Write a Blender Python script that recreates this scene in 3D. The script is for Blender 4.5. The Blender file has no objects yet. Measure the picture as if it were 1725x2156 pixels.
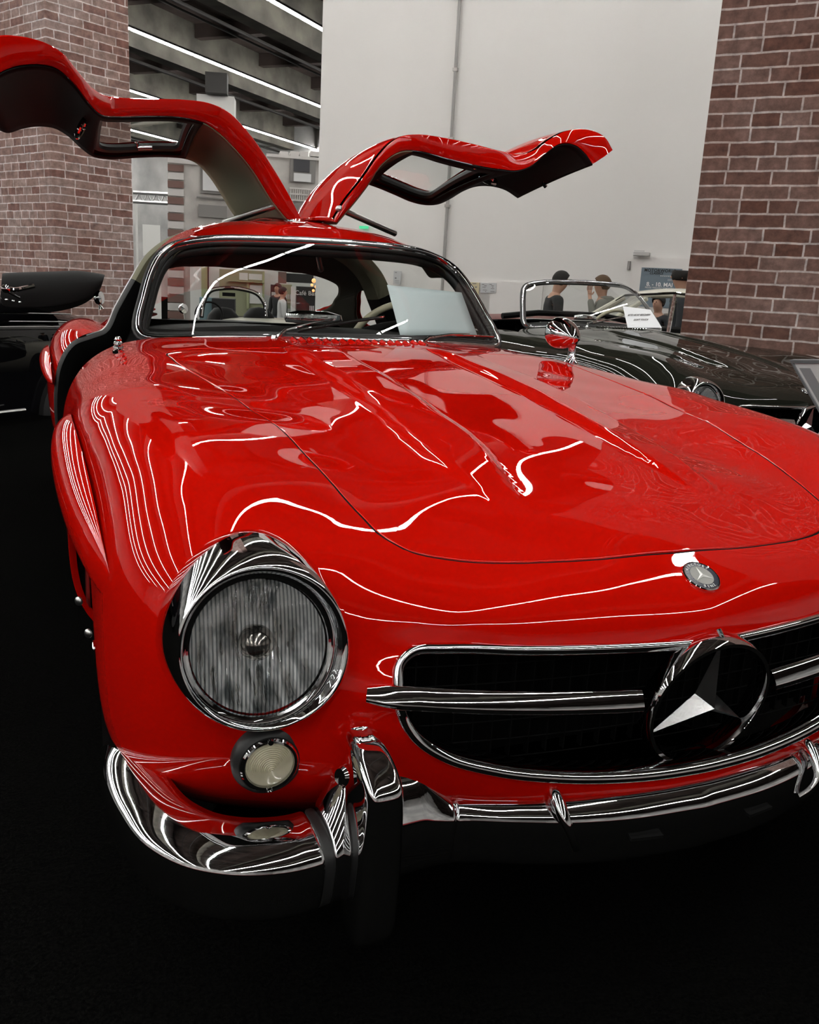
import bpy, math, random
import numpy as np
from mathutils import Vector, Matrix
random.seed(7)
PI = math.pi
sc = bpy.context.scene
COL = sc.collection

# ------------------------------------------------------------------ camera
CAMP = np.array([-0.950, -1.023, 1.151]); YAW, PITCH, ROLL, FPX = 0.4088, 0.2498, -0.0549, 1868.8
def cam_axes():
    f = np.array([math.sin(YAW)*math.cos(PITCH), math.cos(YAW)*math.cos(PITCH), -math.sin(PITCH)])
    r0 = np.array([math.cos(YAW), -math.sin(YAW), 0.0]); d0 = np.cross(f, r0)
    if d0[2] > 0: d0 = -d0
    r = r0*math.cos(ROLL)+d0*math.sin(ROLL); d = -r0*math.sin(ROLL)+d0*math.cos(ROLL)
    return r, d, f
CR, CD, CF = cam_axes()
cam = bpy.data.cameras.new('camera'); camo = bpy.data.objects.new('camera', cam); COL.objects.link(camo)
cam.sensor_fit = 'VERTICAL'; cam.sensor_height = 24.0; cam.lens = 24.0*FPX/2156.0
cam.clip_start = 0.05; cam.clip_end = 300
camo.matrix_world = Matrix(((CR[0], -CD[0], -CF[0], CAMP[0]), (CR[1], -CD[1], -CF[1], CAMP[1]), (CR[2], -CD[2], -CF[2], CAMP[2]), (0, 0, 0, 1)))
sc.camera = camo
# a point of the place from a sight line and one known coordinate
def at(px, py, **k):
    v = CF+CR*(px-862.5)/FPX+CD*(py-1078)/FPX
    (a, val), = k.items()
    if a == 'dist':
        t = val/math.hypot(v[0], v[1])
    else:
        i = 'xyz'.index(a); t = (val-CAMP[i])/v[i]
    return CAMP+t*v

# ------------------------------------------------------------------ world and exposure
w = bpy.data.worlds.new('world'); sc.world = w; w.use_nodes = True
w.node_tree.nodes['Background'].inputs[0].default_value = (0.9, 0.92, 1.0, 1)
w.node_tree.nodes['Background'].inputs[1].default_value = 0.005
sc.view_settings.view_transform = 'Standard'; sc.view_settings.look = 'None'
sc.view_settings.exposure = 0.0; sc.view_settings.gamma = 1.0
sc.view_settings.use_curve_mapping = False
sc.cycles.max_bounces = 10; sc.cycles.transmission_bounces = 10; sc.cycles.transparent_max_bounces = 12
sc.cycles.glossy_bounces = 6; sc.cycles.diffuse_bounces = 4; sc.cycles.sample_clamp_indirect = 6
LAMP_POWER = 68.0

# ------------------------------------------------------------------ materials
MATS = {}
def mat(name, col=(.5, .5, .5), rough=.5, metal=0, coat=0, coat_rough=.03, spec=.5, emit=None, estr=0, trans=0, ior=1.45, sheen=0):
    if name in MATS: return MATS[name]
    m = bpy.data.materials.new(name); m.use_nodes = True
    b = m.node_tree.nodes['Principled BSDF']
    b.inputs['Base Color'].default_value = (*col, 1); b.inputs['Roughness'].default_value = rough
    b.inputs['Metallic'].default_value = metal; b.inputs['Coat Weight'].default_value = coat
    b.inputs['Coat Roughness'].default_value = coat_rough; b.inputs['Specular IOR Level'].default_value = spec
    b.inputs['Transmission Weight'].default_value = trans; b.inputs['IOR'].default_value = ior
    if sheen: b.inputs['Sheen Weight'].default_value = sheen
    if emit: b.inputs['Emission Color'].default_value = (*emit, 1); b.inputs['Emission Strength'].default_value = estr
    m.diffuse_color = (*col, 1); MATS[name] = m
    return m
def nodes(m): return m.node_tree.nodes, m.node_tree.links, m.node_tree.nodes['Principled BSDF']
def glass(name, tint=(1, 1, 1), gloss=.08, rough=0.0):
    # thin pane: transparent with a fresnel mirror coat
    if name in MATS: return MATS[name]
    m = bpy.data.materials.new(name); m.use_nodes = True; n, l = m.node_tree.nodes, m.node_tree.links
    n.remove(n['Principled BSDF']); out = n['Material Output']
    tr = n.new('ShaderNodeBsdfTransparent'); tr.inputs[0].default_value = (*tint, 1)
    gl = n.new('ShaderNodeBsdfGlossy'); gl.inputs['Roughness'].default_value = rough
    mx = n.new('ShaderNodeMixShader'); fr = n.new('ShaderNodeFresnel'); fr.inputs[0].default_value = 1.45
    ge = n.new('ShaderNodeNewGeometry'); mr = n.new('ShaderNodeMapRange'); mr.inputs[3].default_value = 1.45; mr.inputs[4].default_value = 1/1.45; l.new(ge.outputs['Backfacing'], mr.inputs[0]); l.new(mr.outputs[0], fr.inputs[0])
    l.new(fr.outputs[0], mx.inputs[0]); l.new(tr.outputs[0], mx.inputs[1]); l.new(gl.outputs[0], mx.inputs[2]); l.new(mx.outputs[0], out.inputs[0])
    MATS[name] = m; return m
def add_bump(m, scale=200, strength=.2, dist=.001, detail=2, kind='noise'):
    n, l, b = nodes(m); tc = n.new('ShaderNodeTexCoord'); t = n.new('ShaderNodeTexNoise'); t.inputs['Scale'].default_value = scale; t.inputs['Detail'].default_value = detail
    bp = n.new('ShaderNodeBump'); bp.inputs['Strength'].default_value = strength; bp.inputs['Distance'].default_value = dist
    l.new(tc.outputs['Object'], t.inputs['Vector']); l.new(t.outputs[0], bp.inputs['Height']); l.new(bp.outputs[0], b.inputs['Normal']); return m
def noise_col(m, c1, c2, scale=3, detail=4, lo=.35, hi=.65):
    n, l, b = nodes(m); tc = n.new('ShaderNodeTexCoord'); t = n.new('ShaderNodeTexNoise'); t.inputs['Scale'].default_value = scale; t.inputs['Detail'].default_value = detail
    r = n.new('ShaderNodeValToRGB'); r.color_ramp.elements[0].color = (*c1, 1); r.color_ramp.elements[1].color = (*c2, 1)
    r.color_ramp.elements[0].position = lo; r.color_ramp.elements[1].position = hi
    l.new(tc.outputs['Object'], t.inputs['Vector']); l.new(t.outputs[0], r.inputs[0]); l.new(r.outputs[0], b.inputs['Base Color']); return m

RED = mat('red_paint', (.49, .0035, .0008), .6, 0, 1.0, .012, spec=.0)
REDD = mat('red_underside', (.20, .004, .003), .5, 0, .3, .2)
CHROME = mat('chrome', (.80, .80, .81), .035, 1)
STEEL = mat('brushed_steel', (.55, .55, .54), .28, 1)
RUBBER = mat('black_rubber', (.012, .012, .012), .45)
BLACK = mat('black_cavity', (.004, .004, .004), .9, spec=.1)
TRIM = mat('black_leather', (.004, .004, .004), .6, spec=.12); add_bump(TRIM, 260, .25, .0006)
BEIGE = mat('khaki_lining', (.19, .185, .12), .9)
BROWN = mat('dark_headlining', (.055, .05, .035), .95)
GLASS = glass('window_glass', (.93, .95, .94))

# ------------------------------------------------------------------ mesh helpers
def link(o, parent=None):
    COL.objects.link(o)
    if parent is not None: o.parent = parent
    return o
class MB:
    def __init__(s): s.v = []; s.f = []; s.m = []
    def add(s, v, f, mi=0):
        o = len(s.v); s.v += [tuple(map(float, p)) for p in v]; s.f += [tuple(i+o for i in q) for q in f]; s.m += [mi]*len(f); return s
    def box(s, c, d, rot=None, mi=0):
        x, y, z = [q/2 for q in d]; P = [(-x, -y, -z), (x, -y, -z), (x, y, -z), (-x, y, -z), (-x, -y, z), (x, -y, z), (x, y, z), (-x, y, z)]
        if rot is not None: P = [tuple(rot @ Vector(p)) for p in P]
        P = [(p[0]+c[0], p[1]+c[1], p[2]+c[2]) for p in P]
        return s.add(P, [(0, 3, 2, 1), (4, 5, 6, 7), (0, 1, 5, 4), (1, 2, 6, 5), (2, 3, 7, 6), (3, 0, 4, 7)], mi)
    def tube(s, path, rad, n=12, closed=False, cap=True, sec=None, up=None, mi=0):
        # sweep a round (or given 2-D) section along a path; rad may be a list
        P = [Vector(p) for p in path]; N = len(P); R = rad if hasattr(rad, '__len__') else [rad]*N
        T = []
        for i in range(N):
            if closed: t = P[(i+1) % N]-P[i-1]
            else: t = P[min(i+1, N-1)]-P[max(i-1, 0)]
            T.append(t.normalized())
        if up is None:
            a = Vector((0, 0, 1)) if abs(T[0].z) < .9 else Vector((1, 0, 0)); U = [None]*N; u = a-T[0]*a.dot(T[0]); U[0] = u.normalized()
            for i in range(1, N):
                u = U[i-1]-T[i]*U[i-1].dot(T[i]); U[i] = u.normalized()
        else:
            U = []
            for i in range(N):
                a = Vector(up[i]) if hasattr(up[0], '__len__') else Vector(up)
                u = a-T[i]*a.dot(T[i]); U.append(u.normalized())
        S = sec if sec is not None else [(math.cos(2*PI*k/n), math.sin(2*PI*k/n)) for k in range(n)]
        n = len(S); V = []
        for i in range(N):
            b = T[i].cross(U[i])
            for (p, q) in S: V.append(P[i]+U[i]*(q*R[i])+b*(p*R[i]))
        F = []
        for i in range(N if closed else N-1):
            a = i*n; c = ((i+1) % N)*n
            for k in range(n): F.append((a+k, a+(k+1) % n, c+(k+1) % n, c+k))
        if cap and not closed: F.append(tuple(range(n))[::-1]); F.append(tuple((N-1)*n+k for k in range(n)))
        return s.add(V, F, mi)
    def lathe(s, prof, n=48, c=(0, 0, 0), rot=None, mi=0, sx=1.0, sy=1.0):
        # prof: (radius, height) about local z
        V = []; F = []
        for (r, h) in prof:
            for k in range(n):
                p = Vector((r*math.cos(2*PI*k/n)*sx, r*math.sin(2*PI*k/n)*sy, h))
                if rot is not None: p = rot @ p
                V.append((p[0]+c[0], p[1]+c[1], p[2]+c[2]))
        for i in range(len(prof)-1):
            for k in range(n): F.append((i*n+k, i*n+(k+1) % n, (i+1)*n+(k+1) % n, (i+1)*n+k))
        return s.add(V, F, mi)
    def grid(s, P, mi=0, wrap=False):
        # P[i][j] points
        a = len(P); b = len(P[0]); V = [p for r in P for p in r]; F = []
        for i in range(a-1):
            for j in range(b if wrap else b-1): F.append((i*b+j, i*b+(j+1) % b, (i+1)*b+(j+1) % b, (i+1)*b+j))
        return s.add(V, F, mi)
    def prism(s, poly, h0, h1, M=None, mi=0):
        # polygon in local xy extruded along z
        n = len(poly); V = [Vector((x, y, h0)) for x, y in poly]+[Vector((x, y, h1)) for x, y in poly]
        if M is not None: V = [M @ v for v in V]
        F = [tuple(range(n))[::-1], tuple(range(n, 2*n))]+[(k, (k+1) % n, n+(k+1) % n, n+k) for k in range(n)]
        return s.add(V, F, mi)
    def build(s, name, mats, parent=None, smooth=True, bevel=0, weld=0, solid=0, subsurf=0, ang=40, bseg=2):
        me = bpy.data.meshes.new(name); me.from_pydata(s.v, [], s.f)
        if not isinstance(mats, (list, tuple)): mats = [mats]
        for m in mats: me.materials.append(m)
        me.polygons.foreach_set('material_index', s.m)
        me.update(); o = bpy.data.objects.new(name, me); link(o, parent)
        if weld: q = o.modifiers.new('w', 'WELD'); q.merge_threshold = weld
        if solid: q = o.modifiers.new('s', 'SOLIDIFY'); q.thickness = solid; q.offset = 0
        if bevel: q = o.modifiers.new('b', 'BEVEL'); q.width = bevel; q.segments = bseg; q.limit_method = 'ANGLE'; q.angle_limit = math.radians(30)
        if subsurf: q = o.modifiers.new('ss', 'SUBSURF'); q.levels = subsurf; q.render_levels = subsurf
        if smooth:
            me.polygons.foreach_set('use_smooth', [True]*len(me.polygons))
            if ang and not subsurf:
                me.set_sharp_from_angle(angle=math.radians(ang))
        return o
def empty(name, loc=(0, 0, 0), rz=0, label=None, cat=None, group=None):
    o = bpy.data.objects.new(name, None); link(o); o.location = loc; o.rotation_euler = (0, 0, rz); o.empty_display_size = .1
    tag(o, label, cat, group); return o
def tag(o, label=None, cat=None, group=None, kind=None):
    if label: o['label'] = label
    if cat: o['category'] = cat
    if group: o['group'] = group
    if kind: o['kind'] = kind
    return o
def spl(pts, n=8, closed=False):
    # Catmull-Rom (centripetal-ish) through points
    P = [np.array(p, float) for p in pts]; N = len(P); out = []
    for i in range(N if closed else N-1):
        p1, p2 = P[i], P[(i+1) % N]
        p0 = P[i-1] if (i > 0 or closed) else 2*p1-p2
        p3 = P[(i+2) % N] if (i+2 < N or closed) else 2*p2-p1
        d1 = max(np.linalg.norm(p2-p1), 1e-6); d0 = max(np.linalg.norm(p1-p0), 1e-6); d2 = max(np.linalg.norm(p3-p2), 1e-6)
        m1 = ((p2-p1)/d1*d0+(p1-p0)/d0*d1)/(d0+d1)*d1; m2 = ((p3-p2)/d2*d1+(p2-p1)/d1*d2)/(d1+d2)*d1
        for k in range(n):
            t = k/n; out.append((2*t**3-3*t*t+1)*p1+(t**3-2*t*t+t)*m1+(-2*t**3+3*t*t)*p2+(t**3-t*t)*m2)
    if not closed: out.append(P[-1])
    return out
def rotz(a): return Matrix.Rotation(a, 3, 'Z')
def frame(zdir, up=(0, 0, 1)):
    # rotation whose local z is zdir and whose local y is close to up
    z = Vector(zdir).normalized(); u = Vector(up); y = (u-z*u.dot(z)).normalized(); x = y.cross(z)
    return Matrix((x, y, z)).transposed()
def text_mesh(name, body, size, M4, material, parent=None, depth=.0015, font_bold=False, align='CENTER', spacing=1.0, shear=0):
    c = bpy.data.curves.new(name, 'FONT'); c.body = body; c.size = size; c.align_x = align; c.align_y = 'CENTER'; c.extrude = depth; c.space_character = spacing; c.shear = shear
    if font_bold: c.offset = size*.02
    o = bpy.data.objects.new(name+'_tmp', c); COL.objects.link(o); dg = bpy.context.evaluated_depsgraph_get(); dg.update()
    me = bpy.data.meshes.new_from_object(o.evaluated_get(dg)); bpy.data.objects.remove(o)
    me.transform(M4); me.materials.clear(); me.materials.append(material)
    q = bpy.data.objects.new(name, me); link(q, parent); return q
# ------------------------------------------------------------------ exhibition hall
AX = math.radians(46.5)            # direction the lamp rows, beams and main walls follow
UD = np.array([math.sin(AX), math.cos(AX), 0]); UN = np.array([-UD[1], UD[0], 0])   # along, across (to the left/back)
def pol(az, dist, z=0.0):
    a = math.radians(az); return np.array([CAMP[0]+dist*math.sin(a), CAMP[1]+dist*math.cos(a), z])
def struct(o): o['kind'] = 'structure'; return o
FLOORM = mat('black_carpet', (.0045, .0045, .0045), .95, spec=.0); noise_col(FLOORM, (.0015, .0015, .0015), (.0045, .0045, .0042), 160, 3); add_bump(FLOORM, 300, .5, .003)
HF = -.35                          # hall floor; the two sports cars stand on a low carpeted platform
b = MB(); b.box((6, 16, HF-.05), (110, 110, .1)); struct(b.build('floor', FLOORM, smooth=False))
b = MB(); b.box((2.85, 2.1, HF/2), (8.9, 12.6, -HF-.002)); struct(b.build('floor', FLOORM, smooth=False))
CEILM = mat('brown_ceiling', (.05, .038, .034), .9, spec=.1); noise_col(CEILM, (.025, .019, .017), (.075, .058, .052), .6, 5)
b = MB(); b.box((6, 16, 9.6), (110, 110, .2)); struct(b.build('ceiling', CEILM, smooth=False))
WHITE = mat('white_wall_paint', (.76, .75, .73), .75); noise_col(WHITE, (.70, .69, .67), (.78, .77, .75), .25, 6, .3, .7)
DOORW = mat('door_white', (.74, .72, .70), .6)
CONC = mat('concrete_beam', (.30, .29, .25), .85); noise_col(CONC, (.07, .065, .055), (.15, .14, .115), 1.2, 6)
DARKM = mat('dark_steelwork', (.03, .028, .026), .7)
RAWM = mat('grey_sheet', (.30, .30, .30), .6)
def brick(name, scale, c1=(.20, .075, .05), c2=(.28, .15, .12), mort=(.52, .46, .44), both=True):
    m = mat(name, c1, .9); n, l, bb = nodes(m); tc = n.new('ShaderNodeTexCoord'); sp = n.new('ShaderNodeSeparateXYZ'); cb = n.new('ShaderNodeCombineXYZ'); ad = n.new('ShaderNodeMath'); ad.operation = 'ADD'
    l.new(tc.outputs['Object'], sp.inputs[0]); l.new(sp.outputs[0], ad.inputs[0]); l.new(sp.outputs[1], ad.inputs[1]); l.new(ad.outputs[0], cb.inputs[0]); l.new(sp.outputs[2], cb.inputs[1])
    nz0 = n.new('ShaderNodeTexNoise'); nz0.inputs['Scale'].default_value = 9; mx0 = n.new('ShaderNodeMixRGB'); mx0.blend_type = 'ADD'; mx0.inputs[0].default_value = .012; l.new(cb.outputs[0], nz0.inputs['Vector']); l.new(cb.outputs[0], mx0.inputs[1]); l.new(nz0.outputs['Color'], mx0.inputs[2])
    cols = []
    for k, (w_, sq, fr) in enumerate(((2.6*scale, .62, 3),)):
        br = n.new('ShaderNodeTexBrick'); br.offset = .42; br.squash = sq; br.squash_frequency = fr; br.inputs['Scale'].default_value = 1.0; br.inputs['Mortar Size'].default_value = .085*scale; br.inputs['Mortar Smooth'].default_value = .35
        br.inputs['Brick Width'].default_value = w_*1.25; br.inputs['Row Height'].default_value = scale; br.inputs['Bias'].default_value = 0
        br.inputs['Color1'].default_value = (*c1, 1); br.inputs['Color2'].default_value = (*c2, 1); br.inputs['Mortar'].default_value = (*mort, 1); l.new(mx0.outputs[0], br.inputs['Vector']); cols.append(br)
    br = cols[0]
    # blotches inside the bricks
    nz = n.new('ShaderNodeTexNoise'); nz.inputs['Scale'].default_value = 14; nz.inputs['Detail'].default_value = 6; nz.inputs['Roughness'].default_value = .7; l.new(cb.outputs[0], nz.inputs['Vector'])
    rr = n.new('ShaderNodeMapRange'); rr.inputs[1].default_value = .25; rr.inputs[2].default_value = .75; rr.inputs[3].default_value = .45; rr.inputs[4].default_value = 1.55; l.new(nz.outputs[0], rr.inputs[0])
    mu = n.new('ShaderNodeMixRGB'); mu.blend_type = 'MULTIPLY'; mu.inputs[0].default_value = 1; l.new(br.outputs[0], mu.inputs[1]); l.new(rr.outputs[0], mu.inputs[2])
    nz2 = n.new('ShaderNodeTexNoise'); nz2.inputs['Scale'].default_value = 2.2; l.new(cb.outputs[0], nz2.inputs['Vector']); mx = n.new('ShaderNodeMixRGB'); mx.blend_type = 'MULTIPLY'; mx.inputs[0].default_value = .5; l.new(mu.outputs[0], mx.inputs[1])
    r3 = n.new('ShaderNodeValToRGB'); r3.color_ramp.elements[0].color = (.75, .55, .5, 1); r3.color_ramp.elements[1].color = (1.0, 1.0, 1.05, 1); r3.color_ramp.elements[0].position = .35; r3.color_ramp.elements[1].position = .65; l.new(nz2.outputs[0], r3.inputs[0]); l.new(r3.outputs[0], mx.inputs[2])
    l.new(mx.outputs[0], bb.inputs['Base Color']); return m
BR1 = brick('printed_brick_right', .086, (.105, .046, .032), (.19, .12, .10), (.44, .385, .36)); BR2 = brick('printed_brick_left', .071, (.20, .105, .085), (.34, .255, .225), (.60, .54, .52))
def wall_obj(name, p, az, L, H, T, material, z0=-.35):
    # slab standing on the floor: starts at p and runs L metres in azimuth az; thickness on its left
    b = MB(); b.box((L/2, T/2, H/2), (L, T, H)); o = b.build(name, material, smooth=False); o.location = (p[0], p[1], z0); o.rotation_euler = (0, 0, PI/2-math.radians(az)); return o
# white partition: seen from azimuth 16.8 to beyond 39 degrees
WD = 13.5*math.cos(math.radians(17)); NAZ = 50.0
def onwall(az): return pol(az, WD/math.cos(math.radians(az-NAZ)))
wl = onwall(16.8); struct(wall_obj('wall_back', wl, NAZ+90, 15.0, 6.95, .35, WHITE))
WROT = PI/2-math.radians(NAZ+90); WIN = np.array([-math.sin(math.radians(NAZ)), -math.cos(math.radians(NAZ)), 0])   # towards the room
WAL = np.array([math.sin(math.radians(NAZ+90)), math.cos(math.radians(NAZ+90)), 0])
def wpt(px, py, off=0.0):
    v = CF+CR*(px-862.5)/FPX+CD*(py-1078)/FPX; n = -WIN; t = (WD-off)/(v@n); return CAMP+t*v
def wbox(name, x0, y0, x1, y1, material, off=.0, th=.02, parent=None, bevel=0):
    a = wpt(x0, y0, off); c = wpt(x1, y1, off); c[2] = max(c[2], HF+.01); m = (a+c)/2; w_ = abs((c-a)@WAL); h = abs(a[2]-c[2]); b = MB(); b.box(tuple(m+WIN*th/2), (w_, th, h), rotz(WROT)); o = b.build(name, material, parent, smooth=False, bevel=bevel); return o
# vertical cable pipe with clips
PIPE = mat('grey_conduit', (.32, .31, .30), .45)
p0 = wpt(950, 300, .03); b = MB(); b.tube([(p0[0], p0[1], HF+.1), (p0[0], p0[1], 6.9)], .024, 12); cd = b.build('cable_pipe', PIPE); tag(cd, 'thin grey cable pipe running up the white wall', 'pipe')
for z in np.arange(1.4, 6.9, .95):
    b = MB(); b.box((p0[0], p0[1], z), (.075, .05, .045), rotz(WROT)); o = b.build('pipe_clip', STEEL, cd, smooth=False)
# double service door seams, locks, signs
for k, x in enumerate((905, 1006)):
    pass
dj = wbox('door_3', 905, 590, 1006, 1000, DOORW, 0, .03); struct(dj)
dj2 = wbox('door_4', 1008, 590, 1110, 1000, DOORW, 0, .03); struct(dj2)
for x in (1001.5, 1017): 
    c = wpt(x, 641, .04); b = MB(); b.lathe([(.0001, .012), (.022, .010), (.026, 0)], 20, tuple(c), frame(WIN)); o = b.build('door_lock', STEEL); o.parent = dj if x < 1006 else dj2
SIGNR = mat('sign_red', (.45, .015, .012), .5); SIGNY = mat('sign_cream', (.62, .55, .36), .6); SIGNG = mat('sign_grey', (.55, .56, .57), .6); INK = mat('black_ink', (.02, .02, .02), .7); WINK = mat('white_ink', (.8, .8, .8), .7); GINK = mat('grey_ink', (.2, .2, .2), .7)
def sign(name, x0, y0, x1, y1, material, label, marks=()):
    o = wbox(name, x0, y0, x1, y1, material, .03, .012); tag(o, label, 'sign')
    for (a0, b0, a1, b1, mm) in marks: wbox('sign_mark', a0, b0, a1, b1, mm, .042, .003, o)
    return o
sign('fire_sign', 967, 594, 988.5, 614, SIGNR, 'red fire equipment sign with white symbols beside the pillar', [(968, 597, 977, 612, WINK)]+[(981+k*1.6, 600+k*.6, 982+k*1.6, 612-k*1.2, WINK) for k in range(4)])
sign('fire_sign', 975, 617, 988, 627, SIGNR, 'small lower red fire sign, half hidden by the windscreen pillar', [(982, 619, 986, 625, WINK)])
sign('notice_sign', 989.5, 594, 1008, 625, SIGNY, 'cream notice sheet with small print on the white wall', [(995, 596, 1003, 598, GINK), (995, 603, 998, 606, GINK), (1001, 603, 1004, 606, GINK)]+[(993, 609+3*k, 1004, 610+3*k, GINK) for k in range(5)])
sign('notice_sign', 1013.5, 595, 1028.5, 617, SIGNG, 'grey instruction sheet, left one of the pair right of the cream notice', [(1015+((k*5) % 9), 598+3*k, 1020+((k*5) % 7), 599.5+3*k, GINK) for k in range(6)])
sign('notice_sign', 1029.5, 595, 1044.5, 617, SIGNG, 'grey instruction sheet, right one of the pair right of the cream notice', [(1031+((k*4) % 9), 598+3*k, 1036+((k*4) % 7), 599.5+3*k, GINK) for k in range(6)])
sign('notice_sign', 830, 570, 844, 600, SIGNG, 'small pale notice seen through the windscreen on the white wall', [(832, 573, 836, 574.5, GINK), (832, 584, 835, 587, GINK)]+[(832, 590+2.5*k, 841, 591+2.5*k, GINK) for k in range(3)])
b = wbox('exit_sign', 760, 476, 776, 482, mat('exit_green', (.03, .45, .22), .5, emit=(.1, .9, .4), estr=.5), .03, .05); tag(b, 'small green lit exit sign on the wall above the coupe roof', 'sign')
# right-hand door with closer and event poster
dr = wbox('door_2', 1334, 541, 1452, 1000, DOORW, 0, .035); struct(dr)
o = wbox('door_hinge', 1324, 550, 1327, 568, PIPE, .0, .05, dr)
cl = wbox('door_closer', 1336, 531, 1370, 541, STEEL, .035, .07, None, .01); cl.parent = dr
o = wbox('closer_arm', 1337, 527, 1357, 530, STEEL, .05, .03); o.parent = dr
POST = mat('poster_slate', (.17, .22, .26), .7)
ps = wbox('event_poster', 1352, 563, 1427, 650, POST, .036, .006); tag(ps, 'slate blue event poster on the white door beside the brick wall', 'poster')
def wtext(name, s, px, py, h_px, material, parent, bold=False, spacing=1.0, off=.045, shear=0):
    c = wpt(px, py, off); h = abs(wpt(px, py-h_px/2)[2]-wpt(px, py+h_px/2)[2]); x = Vector(WAL); y = Vector((0, 0, 1)); z = Vector(WIN)
    M4 = Matrix.Translation(Vector(c)) @ Matrix((x, y, z)).transposed().to_4x4(); return text_mesh(name, s, h*1.38, M4, material, parent, .001, bold, 'CENTER', spacing, shear)
wtext('poster_title', 'MOTORWORLD', 1391, 570, 6.5, INK, ps, True, 1.1); wtext('poster_title', 'CLASSICS', 1382, 575.5, 5, INK, ps, True, 1.0, shear=.3); wtext('poster_subtitle', 'BODENSEE', 1405, 581.5, 3, WINK, ps, False, 1.6)
wtext('poster_year', '2020', 1413, 590, 4, WINK, ps, False, 1.4); wtext('date_lettering', '8. - 10. MAI', 1389, 599.5, 8.6, WINK, ps, True, 1.0); wtext('poster_place', 'MESSE FRIEDRICHSHAFEN', 1388, 606.5, 3.6, WINK, ps, False, 1.08)
# brick printed wall on the right
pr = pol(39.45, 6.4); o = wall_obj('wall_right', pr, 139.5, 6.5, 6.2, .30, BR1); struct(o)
# brick printed pillar on the left
pc0 = pol(1.6, 9.0); o = None
def pillar():
    a1 = 62.0; e = pol(5.94, 1.0); d = np.array([math.sin(math.radians(a1)), math.cos(math.radians(a1))]); r = (e-pol(0, 0))[:2]/1.0
    # length along a1 until the sight line at 5.94 degrees
    A = np.array([[d[0], -r[0]], [d[1], -r[1]]]); rhs = np.array([CAMP[0]-pc0[0], CAMP[1]-pc0[1]]); t = np.linalg.solve(A, rhs)[0]
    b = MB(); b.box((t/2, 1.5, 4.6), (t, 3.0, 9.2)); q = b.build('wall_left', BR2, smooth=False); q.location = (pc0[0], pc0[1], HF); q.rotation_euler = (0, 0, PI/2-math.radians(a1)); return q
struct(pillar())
# lamp rows, with beams and pipes between them
LAMP = mat('lamp_tube', (1, 1, 1), .5, emit=(1.0, .985, .95), estr=LAMP_POWER)
LZ = 8.0; org = CAMP*np.array([1, 1, 0])
offs = [-8.5, -2.65, 2.4, 7.7, 13.77, 19.5, 25.85, 32.8, 39.8, 47.9]
proto_lamp = None
for k, of in enumerate(offs):
    c = org+UN*of; ctr = c+UD*(of*.25+9)
    side = 'behind the camera' if of < 0 else 'across the hall'
    t = empty('light_strip', tuple(ctr+np.array([0, 0, LZ])), PI/2-AX)
    lab = ['white tube lamp row behind the camera, mirrored low on the chrome bumper', 'white tube lamp row mirrored as the long curve across the red nose above the grille', 'white tube lamp row mirrored above the headlight and across the front of the hood', 'white tube lamp row mirrored on the fender crest and the hood beside the left bulge', 'broad white lamp row crossing the top beside the white wall', 'long white lamp row ending behind the brick pillar top', 'white lamp row passing just above the near raised door', 'white lamp row just below the window of the near door', 'lower white lamp row in the gap beside the brick pillar, above the truss', 'lowest white lamp row seen through the truss beside the brick pillar'][k]
    tag(t, lab, 'ceiling light', 'rows of tube lamps under the hall ceiling')
    b = MB(); Lr = 84.0; b.box((0, 0, .06), (Lr, .09, .06)); b.build('lamp_rail', DARKM, t, smooth=False)
    n = 56
    for i in range(n):
        if proto_lamp is None:
            b = MB(); b.box((0, 0, 0), (1.42, .085, .05)); q = b.build('lamp_tube', LAMP, t, smooth=False); proto_lamp = q
        else: q = proto_lamp.copy(); COL.objects.link(q); q.parent = t
        q.location = ((i-n/2+.5)*1.5, 0, 0)
    # suspended beam beside the row
    b = MB(); b.box((0, 0, 0), (70, .55, 1.5)); q = b.build('trim_%d' % (k+1), CONC, smooth=False); q.location = tuple(org+UN*(of+1.7)+UD*(of*.55+3)+np.array([0, 0, 8.75])); q.rotation_euler = (0, 0, PI/2-AX); struct(q)
    b = MB()
    for dy, dz, rr in ((.6+1.7, 7.9, .05), (3.4, 8.2, .035)): b.tube([(-35, dy, dz), (35, dy, dz)], rr, 6)
    q = b.build('trim_%d' % (k+30), DARKM); q.location = tuple(org+UN*of+UD*(of*.55+3)); q.rotation_euler = (0, 0, PI/2-AX); struct(q)
for j in range(-5, 14):
    b = MB(); b.box((0, 0, 0), (.35, 90, .45)); q = b.build('trim_%d' % (j+60), CEILM, smooth=False); q.location = tuple(org+UD*(j*4.0)+UN*10+np.array([0, 0, 9.28])); q.rotation_euler = (0, 0, PI/2-AX); struct(q)
# far walls of the hall
FARW = mat('far_wall', (.5, .5, .48), .85); noise_col(FARW, (.33, .33, .32), (.66, .65, .63), .35, 5)
SKIRT = mat('red_skirting', (.32, .012, .02), .6)
for name, c, L, az in (('wall_far', org+UN*62, 110, 49), ('wall_rear', org-UN*24, 110, 49), ('wall_side', org-UD*26, 110, 139), ('wall_end', org+UD*44, 110, 139)):
    b = MB(); b.box((0, 0, 4.6), (L, .3, 10.0)); q = b.build(name, FARW, smooth=False); q.location = tuple(c); q.rotation_euler = (0, 0, PI/2-math.radians(az)); struct(q)
for name, c, L, az in (('baseboard_rear', org-UN*23.5, 100, 49), ('baseboard_side', org-UD*25.5, 100, 139)):
    b = MB(); b.box((0, 0, -.05), (L, .3, .6)); q = b.build(name, SKIRT, smooth=False); q.location = tuple(c); q.rotation_euler = (0, 0, PI/2-math.radians(az)); struct(q)
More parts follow.
